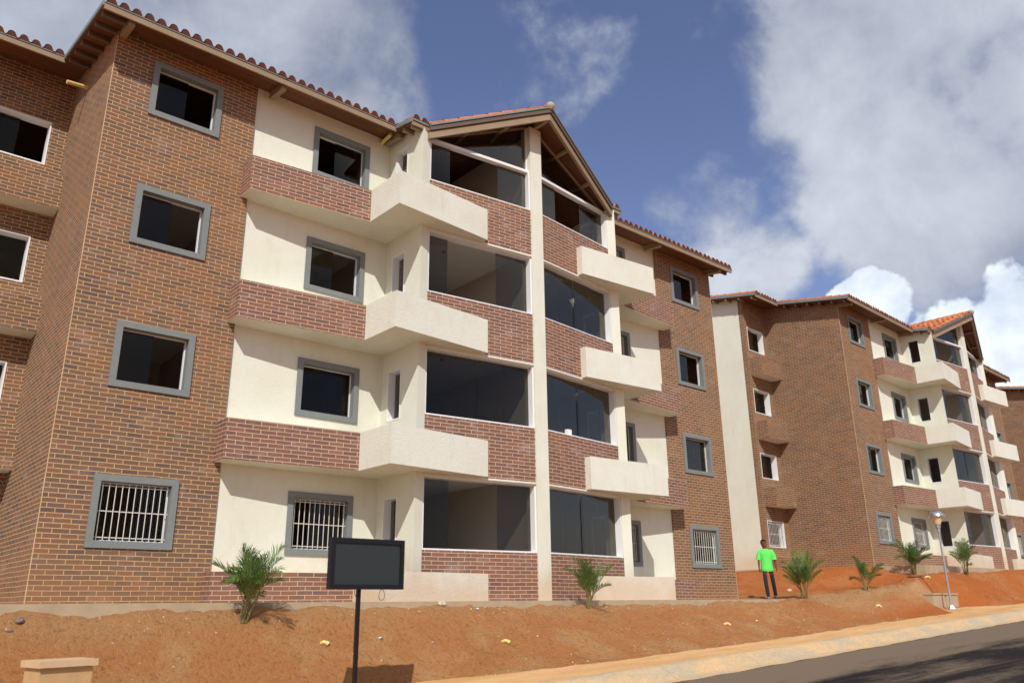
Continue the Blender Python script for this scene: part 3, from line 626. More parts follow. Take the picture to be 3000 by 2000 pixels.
for x in (.95, 2.0):
    for s in (-1, 1):
        mb = MB(); mb.box(s * x - .04, s * x + .04, YF(x) + .09, YP + .33 + (x / 3) * .3, T(x) - .30, T(x) - .215); mb.build('purlin_end', M_WOODL, rf)

def plinth(poly, parent, z0=-.36, z1=-.052):
    mb = MB(); mb.prism(poly, z0, z1)
    o = mb.build('plinth', M_CONC, parent); bv = o.modifiers.new('bevel', 'BEVEL'); bv.width = 0.012; bv.segments = 2; bv.limit_method = 'ANGLE'; return o

b2 = copy_tree(root); b2.location = (27.949, .45, 1.136); b2.rotation_euler = (0, 0, .033)
tag(b2, 'second brick and cream apartment block, standing behind the street lamp', 'building')
b3 = copy_tree(root); b3.location = (56.2, 2.2, 2.30); b3.rotation_euler = (0, 0, .05)
tag(b3, 'farthest brick apartment block, only a brown brick side wall showing at the right edge', 'building')
plinth([(-13.5, -1.95), (10.15, -1.95), (10.15, 3.0), (11.6, 3.0), (11.6, 8.8), (-13.5, 8.8)], root)
plinth([(-9.7, -1.95), (9.8, -1.95), (9.8, 3.0), (11.6, 3.0), (11.6, 8.8), (-11.6, 8.8), (-11.6, 2.9), (-9.7, 2.9)], b2, -.6)
plinth([(-9.7, -1.95), (9.8, -1.95), (9.8, 3.0), (11.6, 3.0), (11.6, 8.8), (-11.6, 8.8), (-11.6, 2.9), (-9.7, 2.9)], b3, -1.0)
# yellow drain spouts
mb = MB(); mb.tube([(-9.38, 2.0, 10.26), (-9.80, 1.94, 10.19)], .04, 12); mb.build('drain_spout', M_YEL, root)
mb = MB(); mb.tube([(-3.44, 0.06, 10.37), (-3.50, -.44, 10.35)], .045, 12); mb.build('drain_spout', M_YEL, root)

# ------------------------------------------------------------------ terrain
RB = lambda x: -1.26 + .04 * x
def lerp(a, b, t): return a + (b - a) * t
def sst(a, b, x): t = max(0., min(1., (x - a) / (b - a))); return t * t * (3 - 2 * t)
def pw(tab, x):
    if x <= tab[0][0]: return tab[0][1]
    for (xa, ya), (xb, yb) in zip(tab[:-1], tab[1:]):
        if x <= xb: t_ = (x - xa) / (xb - xa); t_ = t_ * t_ * (3 - 2 * t_); return ya + (yb - ya) * t_
    return tab[-1][1]
CREST = [(-14, -.185), (-9, -.18), (-6, -.17), (0, -.165), (5, -.18), (7.5, -.13), (9.5, -.075), (12, .09), (13.6, .17), (15.0, .26), (16.6, .58), (18.5, .76), (22, .84), (27, 1.0), (32, 1.08), (38, 1.2), (46, 2.05), (56, 2.15), (70, 2.3), (90, 3.2)]
BACK = [(9.2, -.08), (10.5, .25), (12.5, .75), (16, 1.02), (27, 1.08), (38, 1.3), (46, 2.2), (70, 2.35), (90, 3.3)]
TOE = [(-14, -3.6), (-5, -3.7), (-1, -4.35), (5, -4.5), (9, -4.25), (14, -4.2), (15.2, -3.15), (17.6, -3.15), (19, -4.2), (40, -4.4)]
def terr(x, y):
    toe = pw(TOE, x) + .12 * noise.noise(Vector((x * .8, 3.1, 0))); cz = pw(CREST, x); sw = RB(x) + .205
    yc = -2.15 - .30 * sst(8, 12, x) + .35 * sst(15.5, 18, x)
    yc += .10 * noise.noise(Vector((x * .5, 7.7, 0)))
    if y <= toe: z = sw - .03
    elif y < yc:
        t_ = (y - toe) / (yc - toe); z = lerp(sw, cz, .62 * (t_ * t_ * (3 - 2 * t_)) + .38 * t_)
    else:
        bz = pw(BACK, x)
        if x < 9.2: z = cz + (-.28 - cz) * sst(yc, yc + .35, y) * 0 
        else:
            k0 = lerp(.3, -1.6, sst(11, 17, x)); k1 = lerp(4.5, .2, sst(11, 17, x))
            z = lerp(cz, bz, sst(k0, k1, y))
            z = max(z, cz)
    am = min(1., max(0., (y - toe) / .5))
    und = y > -1.8 and (x < 9.9 or x > 18.3) and (y < 8)
    z += am * (.10 * noise.noise(Vector((x * .45, y * .6, 1.0))) + 1.0 * .075 * noise.noise(Vector((x * 1.4, y * 1.4, 4))) + .050 * noise.noise(Vector((x * 4.3, y * 4.3, 9))) + .022 * noise.noise(Vector((x * 11, y * 11, 2)))) * (0.35 if und else 1)
    z -= am * (1 - sst(yc - .5, yc, y)) * .055 * max(0, noise.noise(Vector((x * 2.3 + .6 * noise.noise(Vector((x, y * 2, 3))), y * .55, 31))) )
    # erosion lip near the toe
    if x < 9: z += .05 * am * max(0, 1 - abs(y - toe - .3) / .3) * (noise.noise(Vector((x * 1.1, 0, 22))) > .05)
    # gullies under the plinth edge
    if x < 10 and -2.5 < y < -1.75: z -= .085 * max(0, noise.noise(Vector((x * .7, 11, 0))) - .05) * (1 - abs(y + 2.1) / .45)
    return z
def terr_ok(x, y): return terr(x, y)
def axis(a, b, f):
    r = [a]
    while r[-1] < b: r.append(r[-1] + f(r[-1]))
    return r
xs = axis(-14., 95., lambda v: .07 if v < 8 else (.085 if v < 17 else (.16 if v < 30 else .6)))
ys = axis(-5.0, 7.0, lambda v: .065 if v < -1.7 else (.16 if v < .5 else .5))
vs = [(x, y, terr(x, y)) for y in ys for x in xs]; nx = len(xs)
fs = [(j * nx + i, j * nx + i + 1, (j + 1) * nx + i + 1, (j + 1) * nx + i) for j in range(len(ys) - 1) for i in range(nx - 1)]
me = bpy.data.meshes.new('dirt_embankment'); me.from_pydata(vs, [], fs); me.materials.append(M_DIRT); me.polygons.foreach_set('use_smooth', [True] * len(fs))
at = me.attributes.new('trodden', 'FLOAT', 'POINT')
def trod(x, y):
    n_ = .5 + .9 * noise.noise(Vector((x * .6, y * 1.2, 5)))
    a = sst(8.6, 10.5, x) * (1 - sst(15.8, 17.2, x)) * (1 - sst(.55, 1.5, abs(y + 2.35 + max(0, x - 14) * .55)))
    c = (1 - sst(.1, .8, abs(y - (-2.15)))) * .55 * (1 - sst(6, 9, x))
    return max(0, min(.9, max(a, c) * (0.55 + n_ * .6)))
at.data.foreach_set('value', [trod(v[0], v[1]) for v in vs])
emb = bpy.data.objects.new('dirt_embankment', me); COL.objects.link(emb); emb['kind'] = 'structure'

def strip(name, prof, x0, x1, dx, M, rough=0.0):
    mb = MB(); X = axis(x0, x1, lambda v: dx if -6 < v < 22 else 2.0)
    for xa, xb in zip(X[:-1], X[1:]):
        for (ya, za), (yb, zb_) in zip(prof[:-1], prof[1:]):
            j = lambda x, y, z: (x, y + rough * noise.noise(Vector((x * 1.3, y * 3, 8))), RB(x) + z + rough * .4 * noise.noise(Vector((x * 2.1, y * 5, 3))))
            mb.quad([j(xa, ya, za), j(xb, ya, za), j(xb, yb, zb_), j(xa, yb, zb_)])
    o = mb.build(name, M, None, merge=.0005); o['kind'] = 'structure'; return o
strip('road', [(-15.5, 0), (-11, .02), (-6.0, .0), (-5.9, -.03)], -60, 120, .5, M_ROAD)
strip('kerb', [(-6.06, .006), (-5.93, .022), (-5.86, .045), (-5.62, .185), (-5.56, .205), (-5.42, .208)], -60, 120, .25, M_KERB, .03)
strip('pavement', [(-5.425, .204), (-5.0, .205), (-4.4, .208), (-3.0, .2)], -60, 120, .25, M_PAVE, .03)
mb = MB()
GX = [-400, -120, -60, -14.2, -14, 42, 94, 120, 300, 900]; GY = [-900, -200, -60, -15.6, -3.2, 9, 60, 300, 900]
gz = lambda x, y: -1.26 + .04 * max(-60, min(120, x)) - .12 + (0.0 if y < -2 else 0)
for i in range(len(GX) - 1):
    for j in range(len(GY) - 1):
        mb.quad([(GX[i], GY[j], gz(GX[i], 0)), (GX[i + 1], GY[j], gz(GX[i + 1], 0)), (GX[i + 1], GY[j + 1], gz(GX[i + 1], 0)), (GX[i], GY[j + 1], gz(GX[i], 0))])
g_ = mb.build('ground', M_GROUND); g_['kind'] = 'structure'

# ------------------------------------------------------------------ palms
def palm(x, y, h, seed, nf, label, spread=1.0, lean=(0, 0), thick=1.0, lf=38):
    R_ = random.Random(seed); z = terr(x, y) - .03
    p = empty('palm', (x, y, z)); tag(p, label, 'palm', 'young palms planted along the dirt bank')
    st = MB(); ns = 7; tops = []
    for i in range(ns):
        a = 2 * math.pi * i / ns + R_.uniform(-.4, .4); r0 = .05 * thick; hh = h * R_.uniform(.16, .36)
        b0 = (r0 * math.cos(a), r0 * math.sin(a), 0); tp = (r0 * math.cos(a) * 1.9 + lean[0] * hh, r0 * math.sin(a) * 1.9 + lean[1] * hh, hh)
        mid_ = tuple((b0[j] + tp[j]) / 2 * (1.05 if j < 2 else 1) for j in range(3))
        st.tube([b0, mid_, tp], [.021 * thick, .017 * thick, .009], 7); tops.append((tp, a))
    shade = []
    fr = MB()
    for i in range(nf):
        tp, a0 = tops[i % ns]; a = a0 + R_.uniform(-.6, .6) if i < ns * 2 else R_.uniform(0, 6.283)
        tier = i / nf; el = rad(lerp(90, 46, tier ** 1.2) + R_.uniform(-9, 9)); Lf = h * R_.uniform(.46, .76) * spread * lerp(1.08, .85, tier)
        pos = Vector(tp) - Vector((0, 0, .05)); d = Vector((math.cos(a) * math.cos(el), math.sin(a) * math.cos(el), math.sin(el)))
        nseg = 16; pts = [pos.copy()]; dirs = [d.copy()]
        droop = rad(R_.uniform(18, 95) * lerp(.55, 1, tier)) / nseg
        for q in range(nseg):
            pos = pos + d * (Lf / nseg); 
            axis_ = d.cross(Vector((0, 0, 1)))
            if axis_.length < .05: axis_ = Vector((-math.sin(a), math.cos(a), 0)) * -1
            axis_.normalize(); d = (Matrix.Rotation(-droop * (0.5 + q / nseg), 3, axis_) @ d).normalized(); pts.append(pos.copy()); dirs.append(d.copy())
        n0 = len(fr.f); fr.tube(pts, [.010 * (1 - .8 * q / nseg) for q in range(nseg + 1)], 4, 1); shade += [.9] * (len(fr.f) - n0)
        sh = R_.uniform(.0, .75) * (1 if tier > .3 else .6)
        for q in range(lf):
            f_ = .20 + .80 * q / (lf - 1); ii = f_ * nseg; k0 = min(nseg - 1, int(ii)); fr_ = ii - k0
            b0 = pts[k0].lerp(pts[k0 + 1], fr_); dd = dirs[k0].lerp(dirs[k0 + 1], fr_).normalized()
            sd = dd.cross(Vector((0, 0, 1)))
            if sd.length < .1: sd = Vector((-math.sin(a), math.cos(a), 0))
            sd.normalize(); nu = sd.cross(dd).normalized()
            ll = Lf * .42 * (math.sin(math.pi * min(1, .18 + f_ * .80)) ** .7 + .12) * R_.uniform(.85, 1.1)
            for sg in (-1, 1):
                ang = rad(lerp(54, 18, f_) + R_.uniform(-9, 9)); vdir = (dd * math.cos(ang) + sd * sg * math.sin(ang) + nu * R_.uniform(.1, .65)).normalized()
                wv_ = dd.cross(vdir).cross(vdir).normalized() * (.0042 + .0016 * h)
                m1 = b0 + vdir * ll * .5 ; m2 = b0 + vdir * ll + Vector((0, 0, -ll * R_.uniform(.05, .42)))
                fr.quad([b0 - wv_ * .35, b0 + wv_ * .35, m1 + wv_, m1 - wv_], 0); fr.quad([m1 - wv_, m1 + wv_, m2 + wv_ * .08, m2 - wv_ * .08], 0)
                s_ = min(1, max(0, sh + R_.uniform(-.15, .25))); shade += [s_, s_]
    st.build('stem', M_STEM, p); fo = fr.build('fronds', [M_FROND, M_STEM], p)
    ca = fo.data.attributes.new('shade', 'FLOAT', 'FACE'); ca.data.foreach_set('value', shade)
    return p
palm(-6.98, -2.52, 1.24, 11, 21, 'leafy palm nearest the camera, on the bank left of the black screen', lean=(.25, 0), spread=.92, lf=38)
palm(0.48, -2.42, 1.32, 4, 13, 'thin arching palm in front of the right-hand ground floor glazing', spread=.9, thick=.7, lf=30)
palm(9.30, -2.22, 1.36, 27, 17, 'bushy palm on the red bank just right of the man in green', thick=1.2)
palm(13.8, -1.77, 1.30, 31, 10, 'lopsided sparse palm in front of the second building’s brick side wall', lean=(.25, 0), spread=.85, thick=.9)
palm(18.31, -1.42, 1.62, 42, 17, 'upright palm left of the street lamp before a barred window', spread=.8)
palm(20.46, -2.33, 1.50, 57, 12, 'spiky palm right of the street lamp below a low cream parapet', spread=.85)

# ------------------------------------------------------------------ screen on its post
sx0, sx1, sy, sz0, sz1 = -6.868, -5.714, -4.84, .084, .745
scr = empty('screen_on_post', (-6.36, sy + .08, RB(-6.36) + .2)); tag(scr, 'black framed flat screen facing the street on a thin black post', 'screen')
def rel(mb, par, name, M):
    o = mb.build(name, M, None); o.parent = par; o.matrix_parent_inverse = Matrix.Translation(-Vector(par.location)); return o
mb = MB(); bw = .062
mb.box(sx0, sx1, sy + .004, sy + .085, sz0, sz0 + bw); mb.box(sx0, sx1, sy + .004, sy + .085, sz1 - bw, sz1)
mb.box(sx0, sx0 + bw, sy + .004, sy + .085, sz0 + bw, sz1 - bw); mb.box(sx1 - bw, sx1, sy + .004, sy + .085, sz0 + bw, sz1 - bw); mb.box(sx0 + bw, sx1 - bw, sy + .05, sy + .085, sz0 + bw, sz1 - bw)
o = rel(mb, scr, 'frame', M_BLACK); bv = o.modifiers.new('bevel', 'BEVEL'); bv.width = .006; bv.segments = 2; bv.limit_method = 'ANGLE'
mb = MB(); mb.box(sx0 + bw, sx1 - bw, sy + .025, sy + .045, sz0 + bw, sz1 - bw); rel(mb, scr, 'display', M_SCREEN)
mb = MB(); mb.box(-6.388, -6.340, sy + .09, sy + .138, RB(-6.36) + .12, sz0 + .4); rel(mb, scr, 'post', M_BLACK)
mb = MB(); mb.box(-6.55, -6.18, sy - .05, sy + .28, RB(-6.36) + .2, RB(-6.36) + .212); rel(mb, scr, 'base_plate', M_BLACK)
def loop(cx, cz, w, h, skew=0):
    pts = []
    for i in range(15):
        a = math.pi * 2 * i / 14; pts.append((cx + w * math.sin(a) * math.sin(a / 2) ** .6 + skew * math.sin(a / 2), sy + .06, cz - h * (1 - math.cos(a)) / 2))
    return pts
mb = MB(); mb.tube(loop(-6.03, sz0 + .01, .055, .15), .004, 6); mb.tube([(-6.45, sy + .06, sz0 + .02), (-6.455, sy + .06, sz0 - .05), (-6.42, sy + .08, sz0 - .095), (-6.385, sy + .1, sz0 - .08)], .004, 6)
mb.tube([(-6.345, sy + .13, -.05), (-6.325, sy + .15, -.20), (-6.32, sy + .15, -.235)], [.004, .012, .015], 6)
rel(mb, scr, 'cable', M_CABLE)

# ------------------------------------------------------------------ utility boxes
def util(name, label, x, y, z1, w, dpt, zb, rz, split=False):
    p = empty(name, (x, y, zb), rz); tag(p, label, 'utility box'); Mx = Matrix.Identity(4)
    mb = MB(); hh = z1 - zb
    if not split:
        mb.box(.03, w - .03, .03, dpt, 0, hh * .60); mb.box(.033, w - .033, .034, dpt - .01, hh * .60 + .006, hh - .075)
        mb.box(.036, w - .036, .040, dpt - .02, hh * .60, hh * .60 + .006)
        o = mb.build('block_body', M_BLOCK, p); m2 = MB(); m2.box(0, w, -.01, dpt + .03, hh - .068, hh); o2 = m2.build('slab_lid', M_CAP, p)
        for q in (o, o2): bv = q.modifiers.new('bevel', 'BEVEL'); bv.width = .012; bv.segments = 2; bv.limit_method = 'ANGLE'
    else:
        mb.box(.02, w / 2 - .05, 0, dpt, 0, hh - .05); mb.box(w / 2 + .05, w - .02, 0, dpt, 0, hh - .05); mb.box(w / 2 - .05, w / 2 + .05, .06, dpt - .02, 0, hh - .06)
        mb.build('block_body', M_CONC, p); m2 = MB(); m2.box(0, w, -.03, dpt + .03, hh - .05, hh); m2.build('slab_lid', M_CONC, p)
    return p
util('meter_box', 'sandy block box with a pink slab lid, cut off by the bottom left corner', -10.12, -4.83, -.635, .60, .42, -1.55, rad(10))
util('meter_box', 'grey concrete box set into the bank behind the street lamp', 15.55, -3.05, .09, 1.95, .6, -.75, 0, True)

# ------------------------------------------------------------------ street lamp
lx, ly, lz = 15.96, -3.41, RB(15.96) + .205
lp = empty('street_lamp', (lx, ly, lz)); tag(lp, 'slim galvanised street lamp with a domed head, on the pavement before the second building', 'street lamp')
mb = MB(); mb.tube([(0, 0, 0), (0, 0, 2.45)], [.038, .028], 12); mb.build('pole', M_STEEL, lp)
mb = MB(); mb.box(-.13, .13, -.13, .13, 0, .018); mb.lathe([(.12, .018), (.05, .14), (.045, .16)], 4); mb.build('base', M_STEEL, lp)
mb = MB(); mb.lathe([(0, 2.40), (.05, 2.40), (.05, 2.50), (.075, 2.52), (.085, 2.62), (.10, 2.66), (0, 2.66)], 16); mb.build('collar', M_STEEL, lp)
mb = MB(); mb.lathe([(.095, 2.64), (.135, 2.74), (.20, 2.88), (.20, 2.885), (0, 2.885)], 20); mb.build('lamp_glass', simple('amber_diffuser', (.72, .60, .38), .3, .1, 4), lp)
M_CHR = simple('polished_lamp_hood', (.62, .64, .68), .22, .05, 4, metal=.9)
mb = MB(); mb.lathe([(0, 2.885), (.250, 2.885), (.260, 2.90), (.24, 2.955), (.18, 3.02), (.11, 3.06), (.03, 3.075), (0, 3.09)], 24); mb.build('hood', M_CHR, lp)

# ------------------------------------------------------------------ pipe elbows, stones, scraps
def elbow(x, y, rz, label, sc_=1.0):
    z = terr(x, y); n_ = Vector((0, -.4, 1)).normalized()
    pts = [(0, 0.07, -.05), (0, .03, .0), (.005, -.02, .022), (.03, -.055, .012), (.05, -.085, -.012)]
    R3 = Matrix.Rotation(rz, 3, 'Z'); p = empty('pipe_elbow', (x, y, z)); tag(p, label, 'pipe', 'yellow pipe stubs sticking out of the bank')
    mb = MB(); mb.tube([R3 @ (Vector(q) * sc_) for q in pts[:-1]], .028 * sc_, 12); mb.build('bend', M_YEL, p)
    mb = MB(); e0 = R3 @ (Vector(pts[3]) * sc_); e1 = R3 @ (Vector(pts[4]) * sc_)
    mb.tube([e0, e1], [.034 * sc_, .034 * sc_], 12); dd = (e1 - e0).normalized(); mb.tube([e1 + dd * .001, e1 + dd * .002], .026 * sc_, 12, 1); mb.build('collar', [M_YEL, M_BLACK], p)
elbow(-5.84, -2.85, .3, 'yellow pipe elbow on the bank just left of the screen’s post')
elbow(-2.61, -3.33, .3, 'yellow pipe elbow in the bank below the low cream parapet, right of the screen')
elbow(3.56, -3.58, .6, 'yellow pipe elbow on the bank between the thin palm and the man in green')
elbow(11.17, -3.33, .6, 'yellow pipe elbow on the red mound right of the bushy palm', 1.2)
elbow(17.29, -2.23, .6, 'small yellow pipe end on the red bank left of the street lamp', 1.2)
def rock(x, y, r, M, label, seed, dz=0, name='rock', group=None, flat=.7):
    bm = bmesh.new(); bmesh.ops.create_icosphere(bm, subdivisions=3, radius=r)
    for v in bm.verts:
        n_ = noise.noise(v.co * (1.6 / r) + Vector((seed, 0, 0))); v.co *= 1 + .38 * n_; v.co.z *= flat
    me_ = bpy.data.meshes.new(name); bm.to_mesh(me_); bm.free(); me_.materials.append(M)
    o = bpy.data.objects.new(name, me_); COL.objects.link(o); o.location = (x, y, terr(x, y) + dz); tag(o, label, 'rock', group); return o
rock(-9.88, -2.35, .06, M_ROCK, 'dark grey stone on the bank at the far left below the plinth', 3, .03)
rock(-9.99, -2.45, .05, M_ROCK, 'smaller flat dark stone beside the dark grey one at the far left', 13, .0, flat=.4)
rock(-3.03, -2.07, .075, M_WROCK, 'white lump of rubble on the soil by the plinth, right of the screen', 5, .03)
rock(-6.9, -2.15, .08, M_WROCK, 'pale rubble lump behind the palm nearest the camera', 8, .0)
rock(12.27, 0, .085, M_WROCK, 'pale stone at the foot of the second building, right of the man', 9, .05)
R_ = random.Random(3)
mb = MB()
for i in range(2600):
    x = R_.uniform(-11, 6) if i < 2100 else R_.uniform(6, 22); y = R_.uniform(-4.6, -1.98) if R_.random() < .8 else R_.uniform(-2.5, -1.98); r = R_.choice((.006, .008, .010, .014, .02)) * R_.uniform(.7, 1.3) * (1 if x < 6 else 1.4)
    z = max(terr(x, y), RB(x) + .2) + r * .25; a = R_.uniform(0, 3)
    P = [Vector((math.cos(a + q * 2.094) * r * R_.uniform(.7, 1.3), math.sin(a + q * 2.094) * r * R_.uniform(.7, 1.3), -r * .4)) + Vector((x, y, z)) for q in range(3)]; tpv = Vector((x, y, z + r * R_.uniform(.4, .8)))
    mi = R_.choice((0, 0, 0, 0, 1, 2, 2))
    for q in range(3): mb.quad([P[q], P[(q + 1) % 3], tpv], mi)
tag(mb.build('gravel', [M_PEB, M_WROCK, M_ROCK]), 'scattered small stones on the orange soil', 'gravel', kind='stuff')
for x, y, a, lb in ((-4.78, -2.82, .3, 'small white paper scrap on the bank right of the screen’s post'), (-2.39, -2.32, 1.0, 'white paper scrap on the soil near the plinth, below the window wall'), (5.2, -3.3, .2, 'white scrap on the bank between the thin palm and the man')):
    z = terr(x, y) + .012; mb = MB(); c_, s_ = math.cos(a), math.sin(a); pp = lambda u, v, w: (x + u * c_ - v * s_, y + u * s_ + v * c_, z + w)
    mb.quad([pp(-.04, -.02, 0), pp(0, -.025, .018), pp(.005, .025, .022), pp(-.045, .02, .004)]); mb.quad([pp(0, -.025, .018), pp(.04, -.02, .002), pp(.035, .03, .0), pp(.005, .025, .022)])
    o = mb.build('paper_scrap', M_WHITE); md = o.modifiers.new('solid', 'SOLIDIFY'); md.thickness = .001; tag(o, lb, 'litter', 'paper scraps')
# plastic bottle-like white block on the sill and the green hose
mb = MB(); mb.box(1.02, 1.16, YP + .18, YP + .27, SILL + H + .034, SILL + H + .17); o = mb.build('white_block', M_WHITE); tag(o, 'small white block standing on the second storey window sill', 'block')
bv = o.modifiers.new('bevel', 'BEVEL'); bv.width = .015; bv.segments = 2
hp = [(3.78, -.02, 1.35), (3.84, -.05, 1.1), (3.95, -.06, .85), (4.10, -.10, .62), (4.12, -.12, .5), (4.05, -.14, .3), (4.0, -.2, .12), (4.05, -.3, -.02)]
mb = MB(); mb.tube(hp, .012, 8); tag(mb.build('hose', M_HOSE), 'green hose hanging from the barred ground floor window at the right balcony', 'hose')

# ------------------------------------------------------------------ the man in green
M_SKIN = simple('brown_skin', (.155, .068, .040), .5, .12, 14)
M_SHIRT, t, b = mat('lime_green_cotton', .85, .2)
col = mixc(t, noise_fac(t, 9, 4), (.11, .66, .11), (.16, .82, .15)); t.links.new(col, b.inputs['Base Color']); bump(t, b, noise_fac(t, 14, 3, .5, sc3=(1, 1, .4)), .5, .03)
M_JEAN = simple('dark_denim', (.018, .022, .034), .85, .3, 14)
M_SHOE = simple('grey_canvas_shoe', (.20, .19, .20), .7, .25, 20)
M_HAIR = simple('black_hair', (.008, .007, .007), .8, .2, 60)
def skin_mesh(name, verts, edges, radii, M, parent, sub=2, root=0, extra=None):
    me_ = bpy.data.meshes.new(name); me_.from_pydata(verts, edges, []); o = bpy.data.objects.new(name, me_); COL.objects.link(o)
    sm = o.modifiers.new('skin', 'SKIN'); sv = me_.skin_vertices[0].data if me_.skin_vertices else None
    if sv is None:
        bm = bmesh.new(); bm.from_mesh(me_); bm.verts.layers.skin.verify(); bm.to_mesh(me_); bm.free(); sv = me_.skin_vertices[0].data
    for i, r in enumerate(radii):
        sv[i].radius = r if isinstance(r, tuple) else (r, r); sv[i].use_root = (i == root)
    ss = o.modifiers.new('sub', 'SUBSURF'); ss.levels = sub; ss.render_levels = sub
    dg = bpy.context.evaluated_depsgraph_get(); nm = bpy.data.meshes.new_from_object(o.evaluated_get(dg)); bpy.data.objects.remove(o)
    if extra:
        bm = bmesh.new(); bm.from_mesh(nm)
        for e_ in extra: e_(bm)
        bm.to_mesh(nm); bm.free()
    nm.materials.clear(); nm.materials.append(M); nm.polygons.foreach_set('use_smooth', [True] * len(nm.polygons))
    q = bpy.data.objects.new(name, nm); COL.objects.link(q); q.parent = parent; return q
man = empty('person', (10.0, -.70, terr(10.0, -.70) - .005), rad(-52)); tag(man, 'man in a lime green t-shirt and dark jeans walking beside the brick building', 'person')
J = dict(pel=(0, 0, .90), wst=(0, 0, 1.04), chs=(0, .01, 1.26), nek=(-.01, .01, 1.44), jaw=(-.035, -.03, 1.54), hd=(-.04, -.02, 1.62), top=(-.04, 0, 1.685),
         shL=(-.165, .01, 1.39), elL=(-.225, .0, 1.12), wrL=(-.235, -.07, .87), hnL=(-.235, -.09, .78), shR=(.155, .01, 1.39), elR=(.235, .03, 1.12), wrR=(.265, .02, .88), hnR=(.27, .0, .80),
         hpL=(-.09, 0, .86), knL=(-.085, -.06, .47), anL=(-.055, -.06, .09), hpR=(.09, 0, .86), knR=(.14, .07, .48), anR=(.185, .20, .12))
nmz = list(J); ed = [('pel', 'wst'), ('wst', 'chs'), ('chs', 'nek'), ('nek', 'jaw'), ('jaw', 'hd'), ('hd', 'top'), ('chs', 'shL'), ('shL', 'elL'), ('elL', 'wrL'), ('wrL', 'hnL'), ('chs', 'shR'), ('shR', 'elR'), ('elR', 'wrR'), ('wrR', 'hnR'), ('pel', 'hpL'), ('hpL', 'knL'), ('knL', 'anL'), ('pel', 'hpR'), ('hpR', 'knR'), ('knR', 'anR')]
rr = dict(pel=.095, wst=.095, chs=(.135, .10), nek=.052, jaw=(.062, .075), hd=(.078, .095), top=(.06, .075), shL=.058, elL=.042, wrL=.026, hnL=(.036, .018), shR=.058, elR=.042, wrR=.026, hnR=(.036, .018), hpL=.07, knL=.055, anL=.035, hpR=.07, knR=.055, anR=.035)
def finger_fn(hx, hy, hz, sgn):
    def f(bm):
        for i in range(5):
            if i < 4: b0 = Vector((hx + (i - 1.5) * .003, hy + (i - 1.5) * .015, hz + .035)); d1 = Vector((-.1 * sgn, -.05, -1)); L1 = (.065, .075, .07, .055)[i]
            else: b0 = Vector((hx - .006 * sgn, hy - .018, hz + .065)); d1 = Vector((-.25 * sgn, -.75, -.8)); L1 = .055
            d1.normalize(); d2 = (d1 + Vector((-.45 * sgn, 0, .05))).normalized()
            ps = [b0, b0 + d1 * L1 * .55, b0 + d1 * L1 * .55 + d2 * L1 * .5]; rs_ = [.0095, .0085, .006]; rings = []
            for p_, r_ in zip(ps, rs_):
                rings.append([bm.verts.new(p_ + Vector((r_ * math.cos(a_ * math.pi / 3), r_ * math.sin(a_ * math.pi / 3), 0))) for a_ in range(6)])
            for a_, b_ in zip(rings[:-1], rings[1:]):
                for q in range(6): bm.faces.new([a_[q], a_[(q + 1) % 6], b_[(q + 1) % 6], b_[q]])
            bm.faces.new(rings[-1])
    return f
def face_fn(bm):
    def blob(c, r):
        m_ = Matrix.Translation(c) @ Matrix.Diagonal((*r, 1)); bmesh.ops.create_icosphere(bm, subdivisions=2, radius=1, matrix=m_)
    blob((-.042, -.112, 1.595), (.014, .016, .022)); blob((-.042, -.098, 1.558), (.025, .010, .008)); blob((-.042, -.098, 1.547), (.021, .010, .007))
    blob((-.118, -.015, 1.60), (.008, .018, .028)); blob((.038, -.015, 1.60), (.008, .018, .028)); blob((-.07, -.097, 1.628), (.022, .010, .008)); blob((-.014, -.097, 1.628), (.022, .010, .008))
skin_mesh('body', [J[k] for k in nmz], [(nmz.index(a), nmz.index(c)) for a, c in ed], [rr[k] for k in nmz], M_SKIN, man, 2, 0, [finger_fn(*J['hnL'], -1), finger_fn(*J['hnR'], 1), face_fn])
mb = MB(); rings = [(.795, .180, .128), (.80, .186, .132), (.87, .180, .128), (.96, .170, .120), (1.06, .164, .116), (1.17, .170, .118), (1.27, .180, .118), (1.34, .182, .110), (1.385, .160, .098), (1.42, .112, .082), (1.445, .072, .068), (1.45, .066, .062)]
RG = []
for q, (z_, rx, ry) in enumerate(rings):
    row = []
    for j_ in range(36):
        a_ = 2 * math.pi * j_ / 36; f_ = 1 + .05 * noise.noise(Vector((math.cos(a_) * 2.6, math.sin(a_) * 2.6, z_ * 3.2))) * (1 if q < 8 else .3)
        row.append((-.006 + rx * f_ * math.cos(a_), .005 + ry * f_ * math.sin(a_), z_ + (.008 * math.sin(a_ * 2 + 1) if q < 2 else 0)))
    RG.append(row)
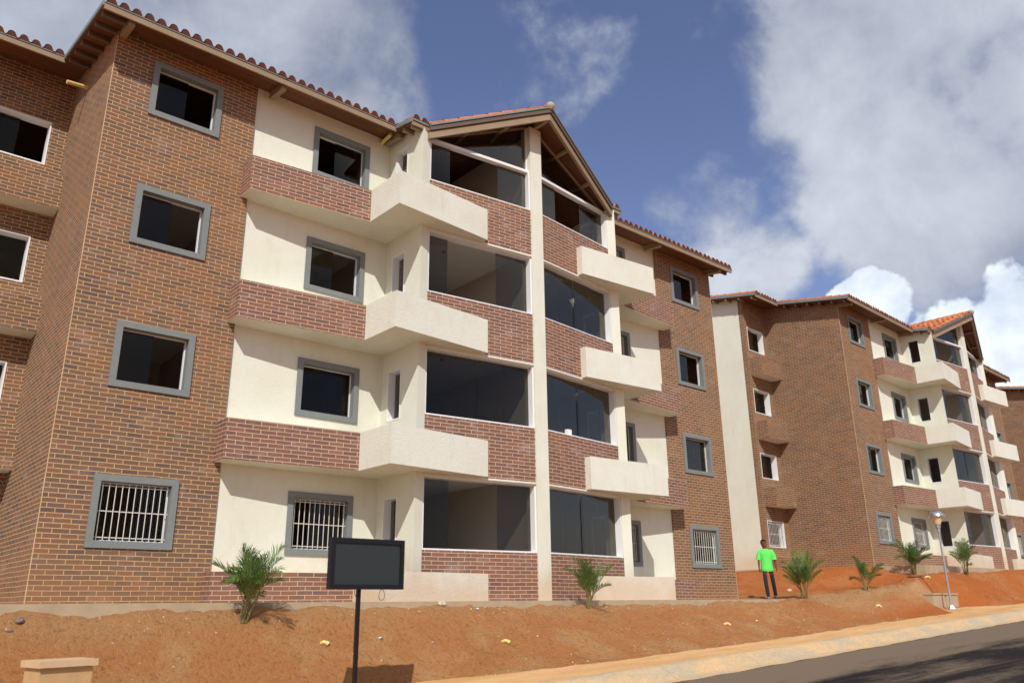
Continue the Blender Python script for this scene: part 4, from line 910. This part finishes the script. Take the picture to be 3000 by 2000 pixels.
for q in range(len(RG) - 1):
    for j_ in range(36): mb.quad([RG[q][j_], RG[q][(j_ + 1) % 36], RG[q + 1][(j_ + 1) % 36], RG[q + 1][j_]], 0, True)
for sg in (-1, 1): mb.tube([(sg * .11, .008, 1.375), (sg * .165, .008, 1.365), (sg * .200, .008, 1.29), (sg * .218, .012, 1.20), (sg * .230, .016, 1.13)], [.055, .066, .068, .072, .078], 18, 0, False)
mb.build('t_shirt', M_SHIRT, man, merge=.0004)
sv_ = [(0, 0, .90), J['hpL'], J['knL'], (-.058, -.06, .12), (-.055, -.06, .07), J['hpR'], J['knR'], (.182, .19, .15), (.185, .20, .10)]
skin_mesh('trousers', sv_, [(0, 1), (1, 2), (2, 3), (3, 4), (0, 5), (5, 6), (6, 7), (7, 8)], [(.085, .065), .066, .062, .058, .058, .066, .062, .056, .056], M_JEAN, man)
for (fx, fy, fz, tilt) in ((-.055, -.06, 0, 0), (.185, .20, .03, .25)):
    skin_mesh('shoe', [(fx, fy + .05, fz + .045), (fx, fy - .06, fz + .042), (fx - .01, fy - .17, fz + .032 - tilt * .03), (fx, fy + .02, fz + .09)], [(0, 1), (1, 2), (0, 3)], [(.042, .045), (.047, .040), (.045, .030), .045], M_SHOE, man)
bm = bmesh.new(); bmesh.ops.create_icosphere(bm, subdivisions=4, radius=1)
for v in list(bm.verts):
    if v.co.z < .18 + max(0, -v.co.y) * .38 - max(0, v.co.y) * .75: bm.verts.remove(v)
for v in bm.verts:
    k_ = 1 + .03 * noise.noise(v.co * 9); v.co = Vector((-.04 + v.co.x * .090 * k_, -.008 + v.co.y * .108 * k_, 1.622 + v.co.z * .112 * k_))
me_ = bpy.data.meshes.new('hair'); bm.to_mesh(me_); bm.free(); me_.materials.append(M_HAIR); me_.polygons.foreach_set('use_smooth', [True] * len(me_.polygons))
ho = bpy.data.objects.new('hair', me_); COL.objects.link(ho); ho.parent = man
print('objects', len(bpy.data.objects), 'polys', sum(len(m_.polygons) for m_ in bpy.data.meshes))
